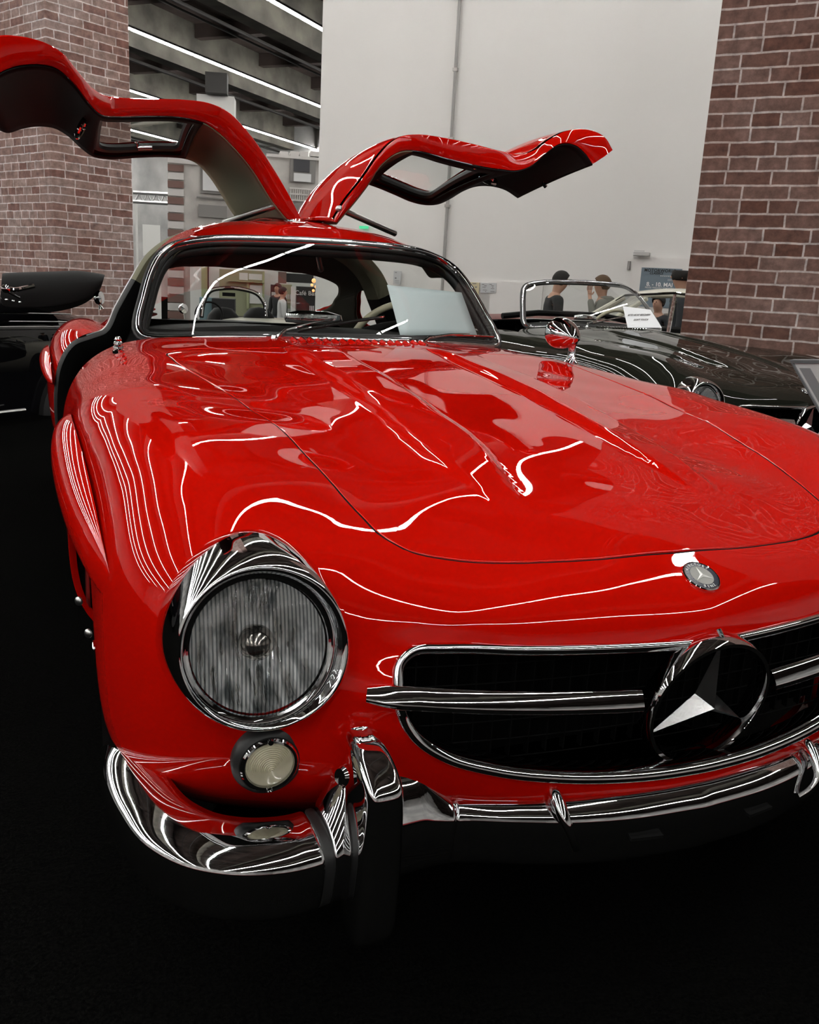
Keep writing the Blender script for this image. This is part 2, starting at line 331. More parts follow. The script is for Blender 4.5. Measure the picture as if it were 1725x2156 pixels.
# ------------------------------------------------------------------ red coupe: free-form body skin
Y0 = 0.85; ZC = 0.5; ZS = 1.9
def to_par(P):
    P = np.atleast_2d(np.array(P, float)); q = np.stack([P[:, 0], P[:, 1]-Y0, ZS*(P[:, 2]-ZC)], 1)
    f = q[:, 1] < 0; r = np.where(f, np.linalg.norm(q, axis=1), np.hypot(q[:, 0], q[:, 2]))
    p0 = q/r[:, None]; p0[~f, 1] = q[~f, 1]; return p0, r
def kern(a, b):
    d2 = (a*a).sum(1)[:, None]+(b*b).sum(1)[None]-2*a@b.T
    return np.maximum(d2, 0)**1.5
def norm_par(p):
    p = p.copy(); f = p[:, 1] < 0; n = np.where(f, np.linalg.norm(p, axis=1), np.hypot(p[:, 0], p[:, 2])); y = p[:, 1].copy()
    p /= n[:, None]; p[~f, 1] = y[~f]; return p
CTRL = [(0.00000,2.00000,0.98518),(0.19986,2.00000,0.98266),(0.40018,2.00000,0.97222),(0.56173,2.00000,0.95640),(0.66226,2.00000,0.93950),(0.73418,2.00000,0.91868),(0.79805,2.00000,0.88406),(0.85196,2.00000,0.82074),(0.87788,2.00000,0.74052),(0.88601,2.00000,0.62000),(0.88009,2.00000,0.50000),(0.86764,2.00000,0.39981),(0.82705,2.00000,0.30071),(0.76127,2.00000,0.23956),(0.00000,1.62000,0.97223),(0.19997,1.62000,0.96994),(0.39985,1.62000,0.96182),(0.56466,1.62000,0.94971),(0.66330,1.62000,0.93718),(0.73266,1.62000,0.92078),(0.79828,1.62000,0.88916),(0.85334,1.62000,0.82628),(0.87917,1.62000,0.74032),(0.88701,1.62000,0.61987),(0.88171,1.62000,0.50000),(0.86941,1.62000,0.39984),(0.82797,1.62000,0.30049),(0.76145,1.62000,0.23950),(0.00000,1.30000,0.95645),(0.19834,1.30000,0.94924),(0.39575,1.30000,0.93632),(0.53346,1.30000,0.93180),(0.61602,1.30000,0.92919),(0.67850,1.30000,0.92506),(0.73455,1.30000,0.91608),(0.80285,1.30000,0.88896),(0.85528,1.30000,0.83205),(0.88001,1.30000,0.74055),(0.88821,1.30000,0.61989),(0.88632,1.30000,0.50000),(0.87190,1.30000,0.37974),(0.83695,1.30000,0.30073),(0.77117,1.30000,0.23961),(0.00000,1.00000,0.92676),(0.20017,1.00000,0.92236),(0.40129,1.00000,0.90731),(0.52968,1.00000,0.90643),(0.60937,1.00000,0.91132),(0.67407,1.00000,0.91337),(0.72763,1.00000,0.91021),(0.80205,1.00000,0.88857),(0.85671,1.00000,0.83260),(0.87862,1.00000,0.74044),(0.88645,1.00000,0.61979),(0.88799,1.00000,0.50000),(0.87953,1.00000,0.40005),(0.00000,0.75033,0.89670),(0.19965,0.75017,0.89132),(0.38361,0.74905,0.87957),(0.50939,0.74604,0.88256),(0.58372,0.74759,0.89017),(0.64129,0.75134,0.89563),(0.69812,0.75304,0.89657),(0.77939,0.75071,0.87927),(0.84215,0.74951,0.82359),(0.86918,0.74986,0.73031),(0.87877,0.75014,0.61983),(0.88180,0.75002,0.50000),(0.87640,0.75007,0.40007),(0.00000,0.50008,0.85992),(0.19968,0.50055,0.85144),(0.34641,0.50359,0.83553),(0.47653,0.48742,0.84289),(0.55558,0.48990,0.85804),(0.61296,0.50397,0.86975),(0.67145,0.50941,0.87562),(0.74661,0.50389,0.86391),(0.81067,0.50057,0.81449),(0.85056,0.49894,0.74072),(0.86810,0.49915,0.64034),(0.87232,0.49947,0.54006),(0.87015,0.49832,0.43971),(0.85386,0.49841,0.35936),(0.00000,0.31972,0.82017),(0.20199,0.31472,0.81612),(0.35932,0.30588,0.80799),(0.46581,0.30138,0.80226),(0.54010,0.30990,0.81387),(0.60610,0.32339,0.82988),(0.67276,0.32564,0.83440),(0.74279,0.32157,0.81407),(0.79574,0.32084,0.76458),(0.83416,0.31926,0.69026),(0.84976,0.32015,0.59997),(0.85294,0.32128,0.50000),(0.84494,0.32191,0.42029),(0.81513,0.32634,0.35179),(0.75835,0.32115,0.31041),(0.00000,0.19201,0.79356),(0.00000,0.07792,0.75403),(0.00000,0.04784,0.73869),(0.00000,0.02255,0.72638),(0.00000,-0.00941,0.70396),(0.00000,-0.02893,0.68060),(0.00000,-0.03550,0.65347),(0.00000,-0.03423,0.53001),(0.00000,-0.04782,0.40962),(0.00000,-0.04121,0.38536),(0.00000,-0.01911,0.35647),(0.00000,0.02330,0.32861),(0.12952,0.08783,0.75207),(0.12756,0.05126,0.73746),(0.12792,0.01952,0.71844),(0.12949,-0.00865,0.68926),(0.13073,-0.02289,0.65587),(0.13024,-0.02964,0.53006),(0.13051,-0.03948,0.41467),(0.12954,-0.03084,0.38840),(0.25780,0.10635,0.74887),(0.25647,0.06383,0.73181),(0.25913,0.02477,0.70431),(0.25909,0.00697,0.67937),(0.25965,-0.00185,0.65479),(0.26056,-0.01585,0.54009),(0.26094,-0.02113,0.43477),(0.25927,-0.01357,0.40527),(0.25853,0.01077,0.37074),(0.26190,0.05422,0.33883),(0.38000,0.13000,0.75000),(0.37612,0.07796,0.72171),(0.37804,0.04419,0.68902),(0.37367,0.02990,0.64947),(0.37962,0.00884,0.55994),(0.37993,0.00816,0.46201),(0.37909,0.01401,0.43017),(0.37798,0.03934,0.38561),(0.47834,0.17829,0.76665),(0.47032,0.11451,0.72815),(0.46381,0.08027,0.68750),(0.45749,0.06351,0.64601),(0.47392,0.04434,0.58886),(0.46003,0.03394,0.51000),(0.46107,0.04012,0.45991),(0.46833,0.06281,0.41032),(0.55006,0.19992,0.77803),(0.54983,0.14022,0.73493),(0.54830,0.10730,0.67944),(0.55010,0.08486,0.62002),(0.55424,0.07004,0.55039),(0.55265,0.07126,0.47990),(0.55221,0.09197,0.41968),(0.55620,0.13199,0.37359),(0.61464,0.22545,0.79245),(0.66950,0.21547,0.78479),(0.66250,0.16241,0.73589),(0.67041,0.13456,0.66010),(0.67275,0.11499,0.56025),(0.66003,0.10797,0.48000),(0.65701,0.12132,0.43032),(0.65651,0.15370,0.38561),(0.66663,0.21367,0.33839),(0.73955,0.24537,0.77483),(0.75598,0.19847,0.69894),(0.76525,0.17917,0.61926),(0.76024,0.16429,0.53975),(0.74716,0.15763,0.47011),(0.73532,0.17430,0.41057),(0.74519,0.22404,0.36587),(0.81050,0.26464,0.69012),(0.82191,0.24860,0.60023),(0.82262,0.24306,0.52006),(0.81618,0.24542,0.44962),(0.80183,0.26502,0.38401),(0.00000,0.13366,0.77776),(0.10026,0.13814,0.77478),(0.19815,0.14655,0.76731),(0.29756,0.14577,0.75956),(0.38081,0.13849,0.75350),(0.44226,0.13635,0.74737),(0.00000,0.21088,0.79943),(0.10107,0.21327,0.79735),(0.20147,0.21538,0.79211),(0.30199,0.21582,0.78356),(0.38462,0.21234,0.77857),(0.44526,0.21247,0.77749),(0.50417,0.21475,0.78054),(0.57128,0.21859,0.78646),(0.00000,0.31969,0.82016),(0.10067,0.31645,0.82064),(0.20220,0.31418,0.81599),(0.30991,0.30249,0.81182),(0.39121,0.30437,0.80450),(0.44824,0.31007,0.80354),(0.50439,0.31534,0.80978),(0.57299,0.31722,0.82228),(0.00000,0.42029,0.84342),(0.10070,0.41697,0.84426),(0.20134,0.41712,0.83677),(0.30450,0.41355,0.82647),(0.38561,0.41366,0.82081),(0.44559,0.41453,0.82494),(0.50655,0.41437,0.83524),(0.57648,0.41512,0.84810),(0.00000,0.52035,0.86368),(0.10064,0.51787,0.86470),(0.20002,0.51996,0.85529),(0.29886,0.52125,0.84170),(0.38188,0.51837,0.83804),(0.44486,0.51635,0.84356),(0.50453,0.51701,0.85371),(0.57113,0.51934,0.86628),(0.00000,0.64197,0.88012),(0.09990,0.64021,0.88162),(0.19985,0.64016,0.87455),(0.30040,0.63972,0.86327),(0.38433,0.63760,0.86235),(0.44720,0.63656,0.86814),(0.50636,0.63733,0.87514),(0.57358,0.63868,0.88365),(0.00000,0.78010,0.90187),(0.09976,0.78017,0.90056),(0.20006,0.77998,0.89591),(0.30279,0.77935,0.88775),(0.38687,0.77873,0.88249),(0.44933,0.77852,0.88190),(0.50795,0.77889,0.88486),(0.57293,0.77964,0.89111),(0.00000,0.92000,0.91879),(0.10013,0.92000,0.91784),(0.20060,0.92000,0.91370),(0.30257,0.92000,0.90566),(0.38511,0.92000,0.89921),(0.44673,0.92000,0.89755),(0.50723,0.92000,0.89993),(0.57526,0.92000,0.90483),(0.00000,1.08000,0.93520),(0.09989,1.08000,0.93400),(0.19943,1.08000,0.92956),(0.29862,1.08000,0.92096),(0.37943,1.08000,0.91511),(0.44021,1.08000,0.91222),(0.50007,1.08000,0.91151),(0.56942,1.08000,0.91388),(0.00000,1.25000,0.95212),(0.09977,1.25000,0.95033),(0.19767,1.25000,0.94330),(0.29469,1.25000,0.93472),(0.37635,1.25000,0.93194),(0.43838,1.25000,0.92974),(0.49943,1.25000,0.92756),(0.56968,1.25000,0.92645),(0.00000,1.42000,0.96483),(0.10016,1.42000,0.96401),(0.19971,1.42000,0.96046),(0.29881,1.42000,0.95468),(0.38005,1.42000,0.95105),(0.44294,1.42000,0.94931),(0.50600,1.42000,0.94737),(0.57661,1.42000,0.94296),(0.64348,0.34728,0.84043),(0.71922,0.35054,0.83525),(0.60551,0.41605,0.85249),(0.68097,0.41938,0.85765),(0.75442,0.42316,0.84203),(0.61942,0.60023,0.88465),(0.69597,0.60144,0.88662),(0.77072,0.60297,0.86849),(0.63955,0.85000,0.90282),(0.73266,0.85000,0.89795),(0.81454,0.85000,0.86653),(0.60127,0.24873,0.80181),(0.70011,0.27991,0.81306)]
_cp = CTRL
_cp = np.array(_cp); _m = _cp[_cp[:, 0] > 1e-4].copy(); _m[:, 0] *= -1; _cp = np.vstack([_cp, _m])
_P0, _R = to_par(_cp)
def _fit():
    n = len(_P0); K = kern(_P0, _P0)+np.eye(n)*1e-7; Q = np.hstack([np.ones((n, 1)), _P0])
    A = np.block([[K, Q], [Q.T, np.zeros((4, 4))]]); s = np.linalg.solve(A, np.concatenate([_R, np.zeros(4)])); return s[:n], s[n:]
_W, _C = _fit()
def sstep(a, b, x): t = np.clip((x-a)/(b-a), 0, 1); return t*t*t*(t*(6*t-15)+10)
RIDGE_C, RIDGE_W, RIDGE_H = .215, .072, .017
def surf(p):
    r = kern(p, _P0)@_W+_C[0]+p@_C[1:]
    f = p[:, 1] < 0
    P = np.stack([r*p[:, 0], Y0+np.where(f, r*p[:, 1], p[:, 1]), ZC+r*p[:, 2]/ZS], 1)
    top = sstep(.60, .70, P[:, 2])
    # power bulges of the hood
    yy = P[:, 1]; wd = RIDGE_W*(.45+.55*sstep(.20, .55, yy)); d = np.abs(np.abs(P[:, 0])-RIDGE_C)/wd
    h = RIDGE_H*sstep(.18, .50, yy)*(1-sstep(.55, 1.12, d))*(1-.8*sstep(1.25, 1.60, yy))
    P[:, 2] += h*top
    return P
def snormals(p):
    n = norm_par(p); e = 1.5e-3
    a = np.where(np.abs(n[:, 1:2]) < .8, np.array([[0., 1., 0.]]), np.array([[1., 0., 0.]]))
    a = a*np.ones((len(n), 1)); u = a-n*(a*n).sum(1)[:, None]; cyl = n[:, 1] >= 0; u[cyl] = [0, 1, 0]; u /= np.linalg.norm(u, axis=1)[:, None]
    rad = n.copy(); rad[cyl, 1] = 0; v = np.cross(u, rad)
    Pu = surf(norm_par(n+u*e))-surf(norm_par(n-u*e)); Pv = surf(norm_par(n+v*e))-surf(norm_par(n-v*e))
    N = np.cross(Pu, Pv); N /= np.linalg.norm(N, axis=1)[:, None]
    c = surf(n)-np.array([0, Y0+.2, ZC-.1]); s = np.sign((N*np.stack([c[:, 0], np.minimum(c[:, 1], 0), c[:, 2]], 1)).sum(1)); return N*s[:, None]
class Skin:
    def __init__(s, p, f): s.p = p; s.f = f; s.P = surf(p)
    def split(s, g):
        # cut every face along g(P)=0; returns (negative side, positive side)
        G = g(s.P); G = np.where(np.abs(G) < 1e-7, 1e-7, G); cache = {}; E = []
        sg = G > 0; neg = []; pos = []
        for q in s.f:
            k = sum(sg[list(q)])
            if k == 0: neg.append(q); continue
            if k == len(q): pos.append(q); continue
            a = []; b = []
            for i in range(len(q)):
                u, v = q[i], q[(i+1) % len(q)]
                (b if sg[u] else a).append(u)
                if sg[u] != sg[v]:
                    key = (min(u, v), max(u, v))
                    if key not in cache: cache[key] = len(s.p)+len(E); E.append(key)
                    a.append(cache[key]); b.append(cache[key])
            if len(a) > 2: neg.append(tuple(a))
            if len(b) > 2: pos.append(tuple(b))
        if E:
            E = np.array(E); A = s.p[E[:, 0]]; B = s.p[E[:, 1]]; ga = G[E[:, 0]]; gb = G[E[:, 1]]; lo = np.zeros(len(E)); hi = np.ones(len(E))
            for it in range(12):
                t = (lo+hi)/2 if it % 3 == 2 else lo+(hi-lo)*np.abs(ga)/(np.abs(ga)+np.abs(gb))
                m = norm_par(A*(1-t)[:, None]+B*t[:, None]); gm = g(surf(m)); same = (gm > 0) == (ga > 0)
                lo = np.where(same, t, lo); ga = np.where(same, gm, ga); hi = np.where(same, hi, t); gb = np.where(same, gb, gm)
            p = np.vstack([s.p, m]); P = np.vstack([s.P, surf(m)])
        else: p, P = s.p, s.P
        out = []
        for F in (neg, pos):
            o = Skin.__new__(Skin); o.p, o.P, o.f = p, P, F; out.append(o)
        return out
    def compact(s):
        u = sorted({i for q in s.f for i in q}); m = {k: i for i, k in enumerate(u)}; s.p = s.p[u]; s.P = s.P[u]; s.f = [tuple(m[i] for i in q) for q in s.f]; return s
def skin_object(name, sk, material, parent, flange=.012, thick=0):
    sk.compact(); N = snormals(sk.p); P = sk.P; F = list(sk.f); n0 = len(P)
    # orient faces outward
    FF = []
    for q in F:
        a, b, c = P[q[0]], P[q[1]], P[q[2]]
        nn = np.cross(b-a, c-b)
        if len(q) > 3: nn = nn+np.cross(P[q[3]]-P[q[2]], P[q[0]]-P[q[3]])
        FF.append(q if nn@N[q[0]] > 0 else tuple(q[::-1]))
    ed = {}
    for q in FF:
        for i in range(len(q)): ed[(q[i], q[(i+1) % len(q)])] = 1
    bd = [e for e in ed if (e[1], e[0]) not in ed]
    V = [tuple(p) for p in P]; NN = [tuple(n) for n in N]
    if flange and bd:
        # rolled edge: two extra rings turned inwards
        nx = {}
        for a, b in bd: nx.setdefault(a, []).append(b); nx.setdefault(b, []).append(a)
        out = {}
        for a, b in bd:
            t = P[b]-P[a]; l = np.linalg.norm(t)
            if l < 1e-9: continue
            o = np.cross(t/l, N[a]); out[a] = out.get(a, 0)+o; out[b] = out.get(b, 0)+o
        r1 = {}; r2 = {}; r0 = {}
        for a in nx:
            o = out.get(a, np.zeros(3)); l = np.linalg.norm(o); o = o/l if l > 1e-9 else o*0
            r0[a] = len(V); V.append(tuple(P[a])); NN.append(tuple(N[a]))
            r1[a] = len(V); V.append(tuple(P[a]+o*.0012-N[a]*.0012)); m = (o*.8+N[a]*.6); NN.append(tuple(m/np.linalg.norm(m)))
            r2[a] = len(V); V.append(tuple(P[a]+o*.0014-N[a]*flange)); NN.append(tuple(o if l > 1e-9 else N[a]))
        for a, b in bd:
            FF.append((b, a, r1[a], r1[b])); FF.append((r1[b], r1[a], r2[a], r2[b]))
    me = bpy.data.meshes.new(name); me.from_pydata(V, [], FF); me.materials.append(material)
    me.polygons.foreach_set('use_smooth', [True]*len(me.polygons)); me.update()
    me.normals_split_custom_set_from_vertices(NN)
    o = bpy.data.objects.new(name, me); link(o, parent); return o
def base_skin(n=110, y1=1.98, ycell=.012):
    key = {}; P = []; F = []
    def vid(p):
        k = (round(p[0], 5), round(p[1], 5), round(p[2], 5))
        if k not in key: key[k] = len(P); P.append(p)
        return key[k]
    T = np.tan(np.linspace(-PI/4, PI/4, n+1))
    g = [[vid(tuple(np.array([a, -1, b])/math.sqrt(1+a*a+b*b))) for b in T] for a in T]
    for i in range(n):
        for j in range(n): F.append((g[i][j], g[i+1][j], g[i+1][j+1], g[i][j+1]))
    W = np.tan(np.linspace(PI/4, 0, n//2+1)); ys = np.linspace(0, y1-Y0, int((y1-Y0)/ycell)+1)[1:]
    for side in range(4):
        if side == 3: pass
        rows = []
        for wv in W:
            row = []
            for a in T:
                d = {0: (a, -wv, 1), 1: (1, -wv, a), 2: (-1, -wv, a), 3: (a, -wv, -1)}[side]; d = np.array(d, float); row.append(vid(tuple(d/np.linalg.norm(d))))
            rows.append(row)
        for y in ys:
            row = []
            for a in T:
                d = {0: (a, 1), 1: (1, a), 2: (-1, a), 3: (a, -1)}[side]; l = math.hypot(*d); row.append(vid((d[0]/l, y, d[1]/l)))
            rows.append(row)
        for i in range(len(rows)-1):
            for j in range(n): F.append((rows[i][j], rows[i+1][j], rows[i+1][j+1], rows[i][j+1]))
    P = np.array(P); P[np.abs(P) < 1e-9] = 0
    return Skin(P, F)
def poly_sd(Q, poly):
    # signed distance (negative inside) of 2-D points to a closed polygon
    A = np.array(poly); B = np.roll(A, -1, 0); D = np.full(len(Q), 1e9); ins = np.zeros(len(Q), bool)
    for a, b in zip(A, B):
        e = b-a; t = np.clip(((Q-a)@e)/(e@e), 0, 1); d = Q-a-t[:, None]*e; D = np.minimum(D, (d*d).sum(1))
        c = ((a[1] > Q[:, 1]) != (b[1] > Q[:, 1])); xi = a[0]+(Q[:, 1]-a[1])*(b[0]-a[0])/(b[1]-a[1] if abs(b[1]-a[1]) > 1e-12 else 1e-12)
        ins ^= c & (Q[:, 0] < xi)
    return np.where(ins, -1, 1)*np.sqrt(D)
HALF = [(0,.078),(.1,.082),(.2,.094),(.3,.112),(.385,.137),(.435,.165),(.462,.20),(.477,.26),(.492,.364),(.515,.592),(.549,.854),(.59,1.148),(.612,1.36),(.612,1.44),(.585,1.475),(.4,1.475),(.2,1.475),(0,1.475)]
_h = spl(HALF, 6); SHUT = [(p[0], p[1]) for p in _h]+[(-p[0], p[1]) for p in _h[::-1][1:-1]]
GRH = [(0,.430),(.13,.433),(.26,.445),(.36,.463),(.42,.482),(.465,.514),(.487,.55),(.492,.59),(.485,.625),(.462,.645),(.42,.651),(.3,.652),(.15,.650),(0,.649)]
_g = spl(GRH, 6); GRILLE = [(p[0], p[1]) for p in _g]+[(-p[0], p[1]) for p in _g[::-1][1:-1]]
LAMPC = np.array([-.669, .150, .656]); LAMPN = np.array([-.10, -.955, .20]); LAMPN /= np.linalg.norm(LAMPN)
PARKC = np.array([-.662, .112, .477]); PARKN = np.array([-.03, -1, -.05]); PARKN /= np.linalg.norm(PARKN)
WHY, WHZ, ARR = .80, .335, .372
car = empty('sports_coupe', (0, 0.8, 0), 0, 'shiny red gullwing sports coupe with both roof-hinged doors raised', 'car')
car_inv = Matrix.Translation((0, -0.8, 0))
def cp(o):
    # parent with the geometry given in world coordinates
    o.parent = car; o.matrix_parent_inverse = car_inv; return o
def sub(o, parent):
    o.parent = parent; return o
sk = base_skin()
# shed everything under the car and behind the screen
_, sk = sk.split(lambda P: P[:, 2]-.262-.05*sstep(.35, .05, P[:, 1]))
def g_arch(P): return np.where(np.abs(P[:, 0]) > .55, np.hypot(P[:, 1]-WHY, P[:, 2]-WHZ)-ARR, .3)
_, sk = sk.split(g_arch)
def g_gr(P): return np.where(P[:, 1] < .4, poly_sd(P[:, [0, 2]], GRILLE), 1)
_, sk = sk.split(g_gr)
for sx in (1, -1):
    for cc, nn, rr in ((LAMPC, LAMPN, .112), (PARKC, PARKN, .045)):
        c = cc*np.array([-sx*-1 if sx < 0 else 1, 1, 1]); c = cc.copy(); c[0] *= sx; nv = nn.copy(); nv[0] *= sx
        def g(P, c=c, nv=nv, rr=rr):
            v = P-c; a = v@nv; return np.where(P[:, 1] < .45, np.sqrt(np.maximum((v*v).sum(1)-a*a, 0))-rr, 1)
        _, sk = sk.split(g)
# door opening: front edge leans back, open above the sill
DOORF = [(1.90, 1.2), (1.86, .93), (1.66, .86), (1.52, .75), (1.46, .6), (1.46, .50), (1.54, .43), (1.8, .41)]
def g_door(P):
    s = poly_sd(P[:, 1:3], [(2.2, 1.2)]+DOORF+[(2.2, .41)]); return np.where(np.abs(P[:, 0]) > .6, s, 1)
_, sk = sk.split(g_door)
WSB = [(-.640, 1.905, .940), (-.60, 1.872, .945), (-.45, 1.795, .956), (-.25, 1.735, .964), (0, 1.712, .967), (.25, 1.735, .966), (.45, 1.795, .959), (.60, 1.872, .947), (.640, 1.905, .940)]
_w = np.array(spl(WSB, 6))
def g_cowl(P): return np.where(P[:, 2] > .6, P[:, 1]-(np.interp(P[:, 0], _w[:, 0], _w[:, 1])-.004), -1)
sk, _ = sk.split(g_cowl)
def g_shut(P): return np.where(P[:, 2] > .6, poly_sd(P[:, :2], SHUT), 1)
hood, rest = sk.split(lambda P: g_shut(P)+.0034)
_, body = sk.split(lambda P: g_shut(P)-.0034)
body_o = cp(skin_object('body', body, RED, None, .016)); hood_o = cp(skin_object('hood', hood, RED, None, .012))
def onbody(Q, D):
    # slide points Q along direction D until they sit on the skin
    Q = np.atleast_2d(np.array(Q, float)); D = np.array(D, float)/np.linalg.norm(D); lo = np.full(len(Q), -.3); hi = np.full(len(Q), .3)
    sg = 1.0
    def F(t):
        p, r = to_par(Q+t[:, None]*D); S = surf(p); _, rs = to_par(S); return r-rs
    flip = F(hi) < F(lo)
    for _ in range(34):
        m = (lo+hi)/2; f = F(m); out = (f > 0) ^ flip; hi = np.where(out, m, hi); lo = np.where(out, lo, m)
    return Q+((lo+hi)/2)[:, None]*D
def frame_np(n, up=(0, 0, 1)):
    n = np.array(n, float)/np.linalg.norm(n); u = np.array(up, float); u = u-n*(u@n); u /= np.linalg.norm(u); return np.cross(u, n), u, n  # right, up, out
def mir(a, sx): a = np.array(a, float).copy(); a[..., 0] *= sx; return a

# black strip laid in the hood gap, standing in for the shade inside it
_sp = np.array(SHUT); _s3 = onbody(np.c_[_sp, np.full(len(_sp), .9)], (0, 0, 1)); _s3[:, 2] -= .0062
b = MB(); b.tube(_s3, .0052, 6, closed=True); cp(b.build('hood_gap_shade', BLACK))
# inner engine bay and front bulkhead so nothing is seen through the openings
b = MB(); b.box((0, .98, .54), (1.05, 1.1, .50)); b.box((0, 1.2, .30), (1.4, 1.5, .10)); cp(b.build('inner_bay', BLACK))
for sx in (1, -1):
    # wheel well liners
    b = MB(); R_ = []; 
    for i in range(15):
        a = PI*i/14; R_.append([(sx*xx, WHY+math.cos(a)*(ARR+.005), WHZ+math.sin(a)*(ARR+.005)) for xx in (.50, .868)])
    b.grid(R_); b.box((sx*.5, WHY, .45), (.02, .8, .5)); cp(b.build('wheel_well', BLACK))

# ---- headlights
FLUTE = glass('fluted_lens')
def flute():
    m = FLUTE; n, l = m.node_tree.nodes, m.node_tree.links; tr = [x for x in n if x.type == 'BSDF_TRANSPARENT'][0]; gl = [x for x in n if x.type == 'BSDF_GLOSSY'][0]
    tc = n.new('ShaderNodeTexCoord'); w1 = n.new('ShaderNodeTexWave'); w1.wave_type = 'BANDS'; w1.bands_direction = 'X'; w1.inputs['Scale'].default_value = 58; w1.inputs['Distortion'].default_value = .25; w1.inputs['Detail'].default_value = 1
    l.new(tc.outputs['Object'], w1.inputs['Vector']); cr = n.new('ShaderNodeValToRGB'); cr.color_ramp.elements[0].color = (.30, .32, .33, 1); cr.color_ramp.elements[1].color = (1, 1, 1, 1); cr.color_ramp.elements[0].position = .1; cr.color_ramp.elements[1].position = .6
    l.new(w1.outputs['Fac'], cr.inputs[0]); l.new(cr.outputs[0], tr.inputs[0]); bp = n.new('ShaderNodeBump'); bp.inputs['Strength'].default_value = .35; bp.inputs['Distance'].default_value = .0012
    l.new(w1.outputs['Fac'], bp.inputs['Height']); l.new(bp.outputs[0], gl.inputs['Normal'])
flute()
REFL = mat('lamp_reflector', (.97, .98, .99), .5, 1)
def rflute():
    n, l, bb = nodes(REFL); tc = n.new('ShaderNodeTexCoord'); mp_ = n.new('ShaderNodeMapping'); mp_.inputs['Scale'].default_value = (150, 18, 1); nz = n.new('ShaderNodeTexNoise'); nz.inputs['Scale'].default_value = 1; nz.inputs['Detail'].default_value = 3
    bp = n.new('ShaderNodeBump'); bp.inputs['Strength'].default_value = .8; bp.inputs['Distance'].default_value = .004
    l.new(tc.outputs['Object'], mp_.inputs[0]); l.new(mp_.outputs[0], nz.inputs['Vector']); l.new(nz.outputs[0], bp.inputs['Height']); l.new(bp.outputs[0], bb.inputs['Normal'])
    m3 = n.new('ShaderNodeMapping'); m3.inputs['Scale'].default_value = (70, 14, 6); l.new(tc.outputs['Object'], m3.inputs[0]); n3 = n.new('ShaderNodeTexNoise'); n3.inputs['Scale'].default_value = 1; n3.inputs['Detail'].default_value = 2; l.new(m3.outputs[0], n3.inputs['Vector'])
    r3 = n.new('ShaderNodeMapRange'); r3.inputs[1].default_value = .35; r3.inputs[2].default_value = .62; r3.inputs[3].default_value = .12; r3.inputs[4].default_value = .75; l.new(n3.outputs[0], r3.inputs[0]); l.new(r3.outputs[0], bb.inputs['Roughness'])
    m4 = n.new('ShaderNodeMapping'); m4.inputs['Scale'].default_value = (45, 16, 8); l.new(tc.outputs['Object'], m4.inputs[0]); n4 = n.new('ShaderNodeTexNoise'); n4.inputs['Scale'].default_value = 1; n4.inputs['Detail'].default_value = 3; l.new(m4.outputs[0], n4.inputs['Vector']); c4_ = n.new('ShaderNodeValToRGB'); c4_.color_ramp.elements[0].color = (.22, .24, .245, 1); c4_.color_ramp.elements[0].position = .32; c4_.color_ramp.elements[1].color = (1, 1, 1, 1); c4_.color_ramp.elements[1].position = .52; l.new(n4.outputs[0], c4_.inputs[0]); l.new(c4_.outputs[0], bb.inputs['Base Color'])  # dark and bright lens reflections painted as streaks into the mirror colour
rflute()
BULB = mat('bulb_shield', (.45, .42, .38), .15, 1)
def rot_from(r, u, n): return Matrix(((r[0], u[0], n[0]), (r[1], u[1], n[1]), (r[2], u[2], n[2])))
LC0 = np.array([-.676, .106, .653]); LR = .0985
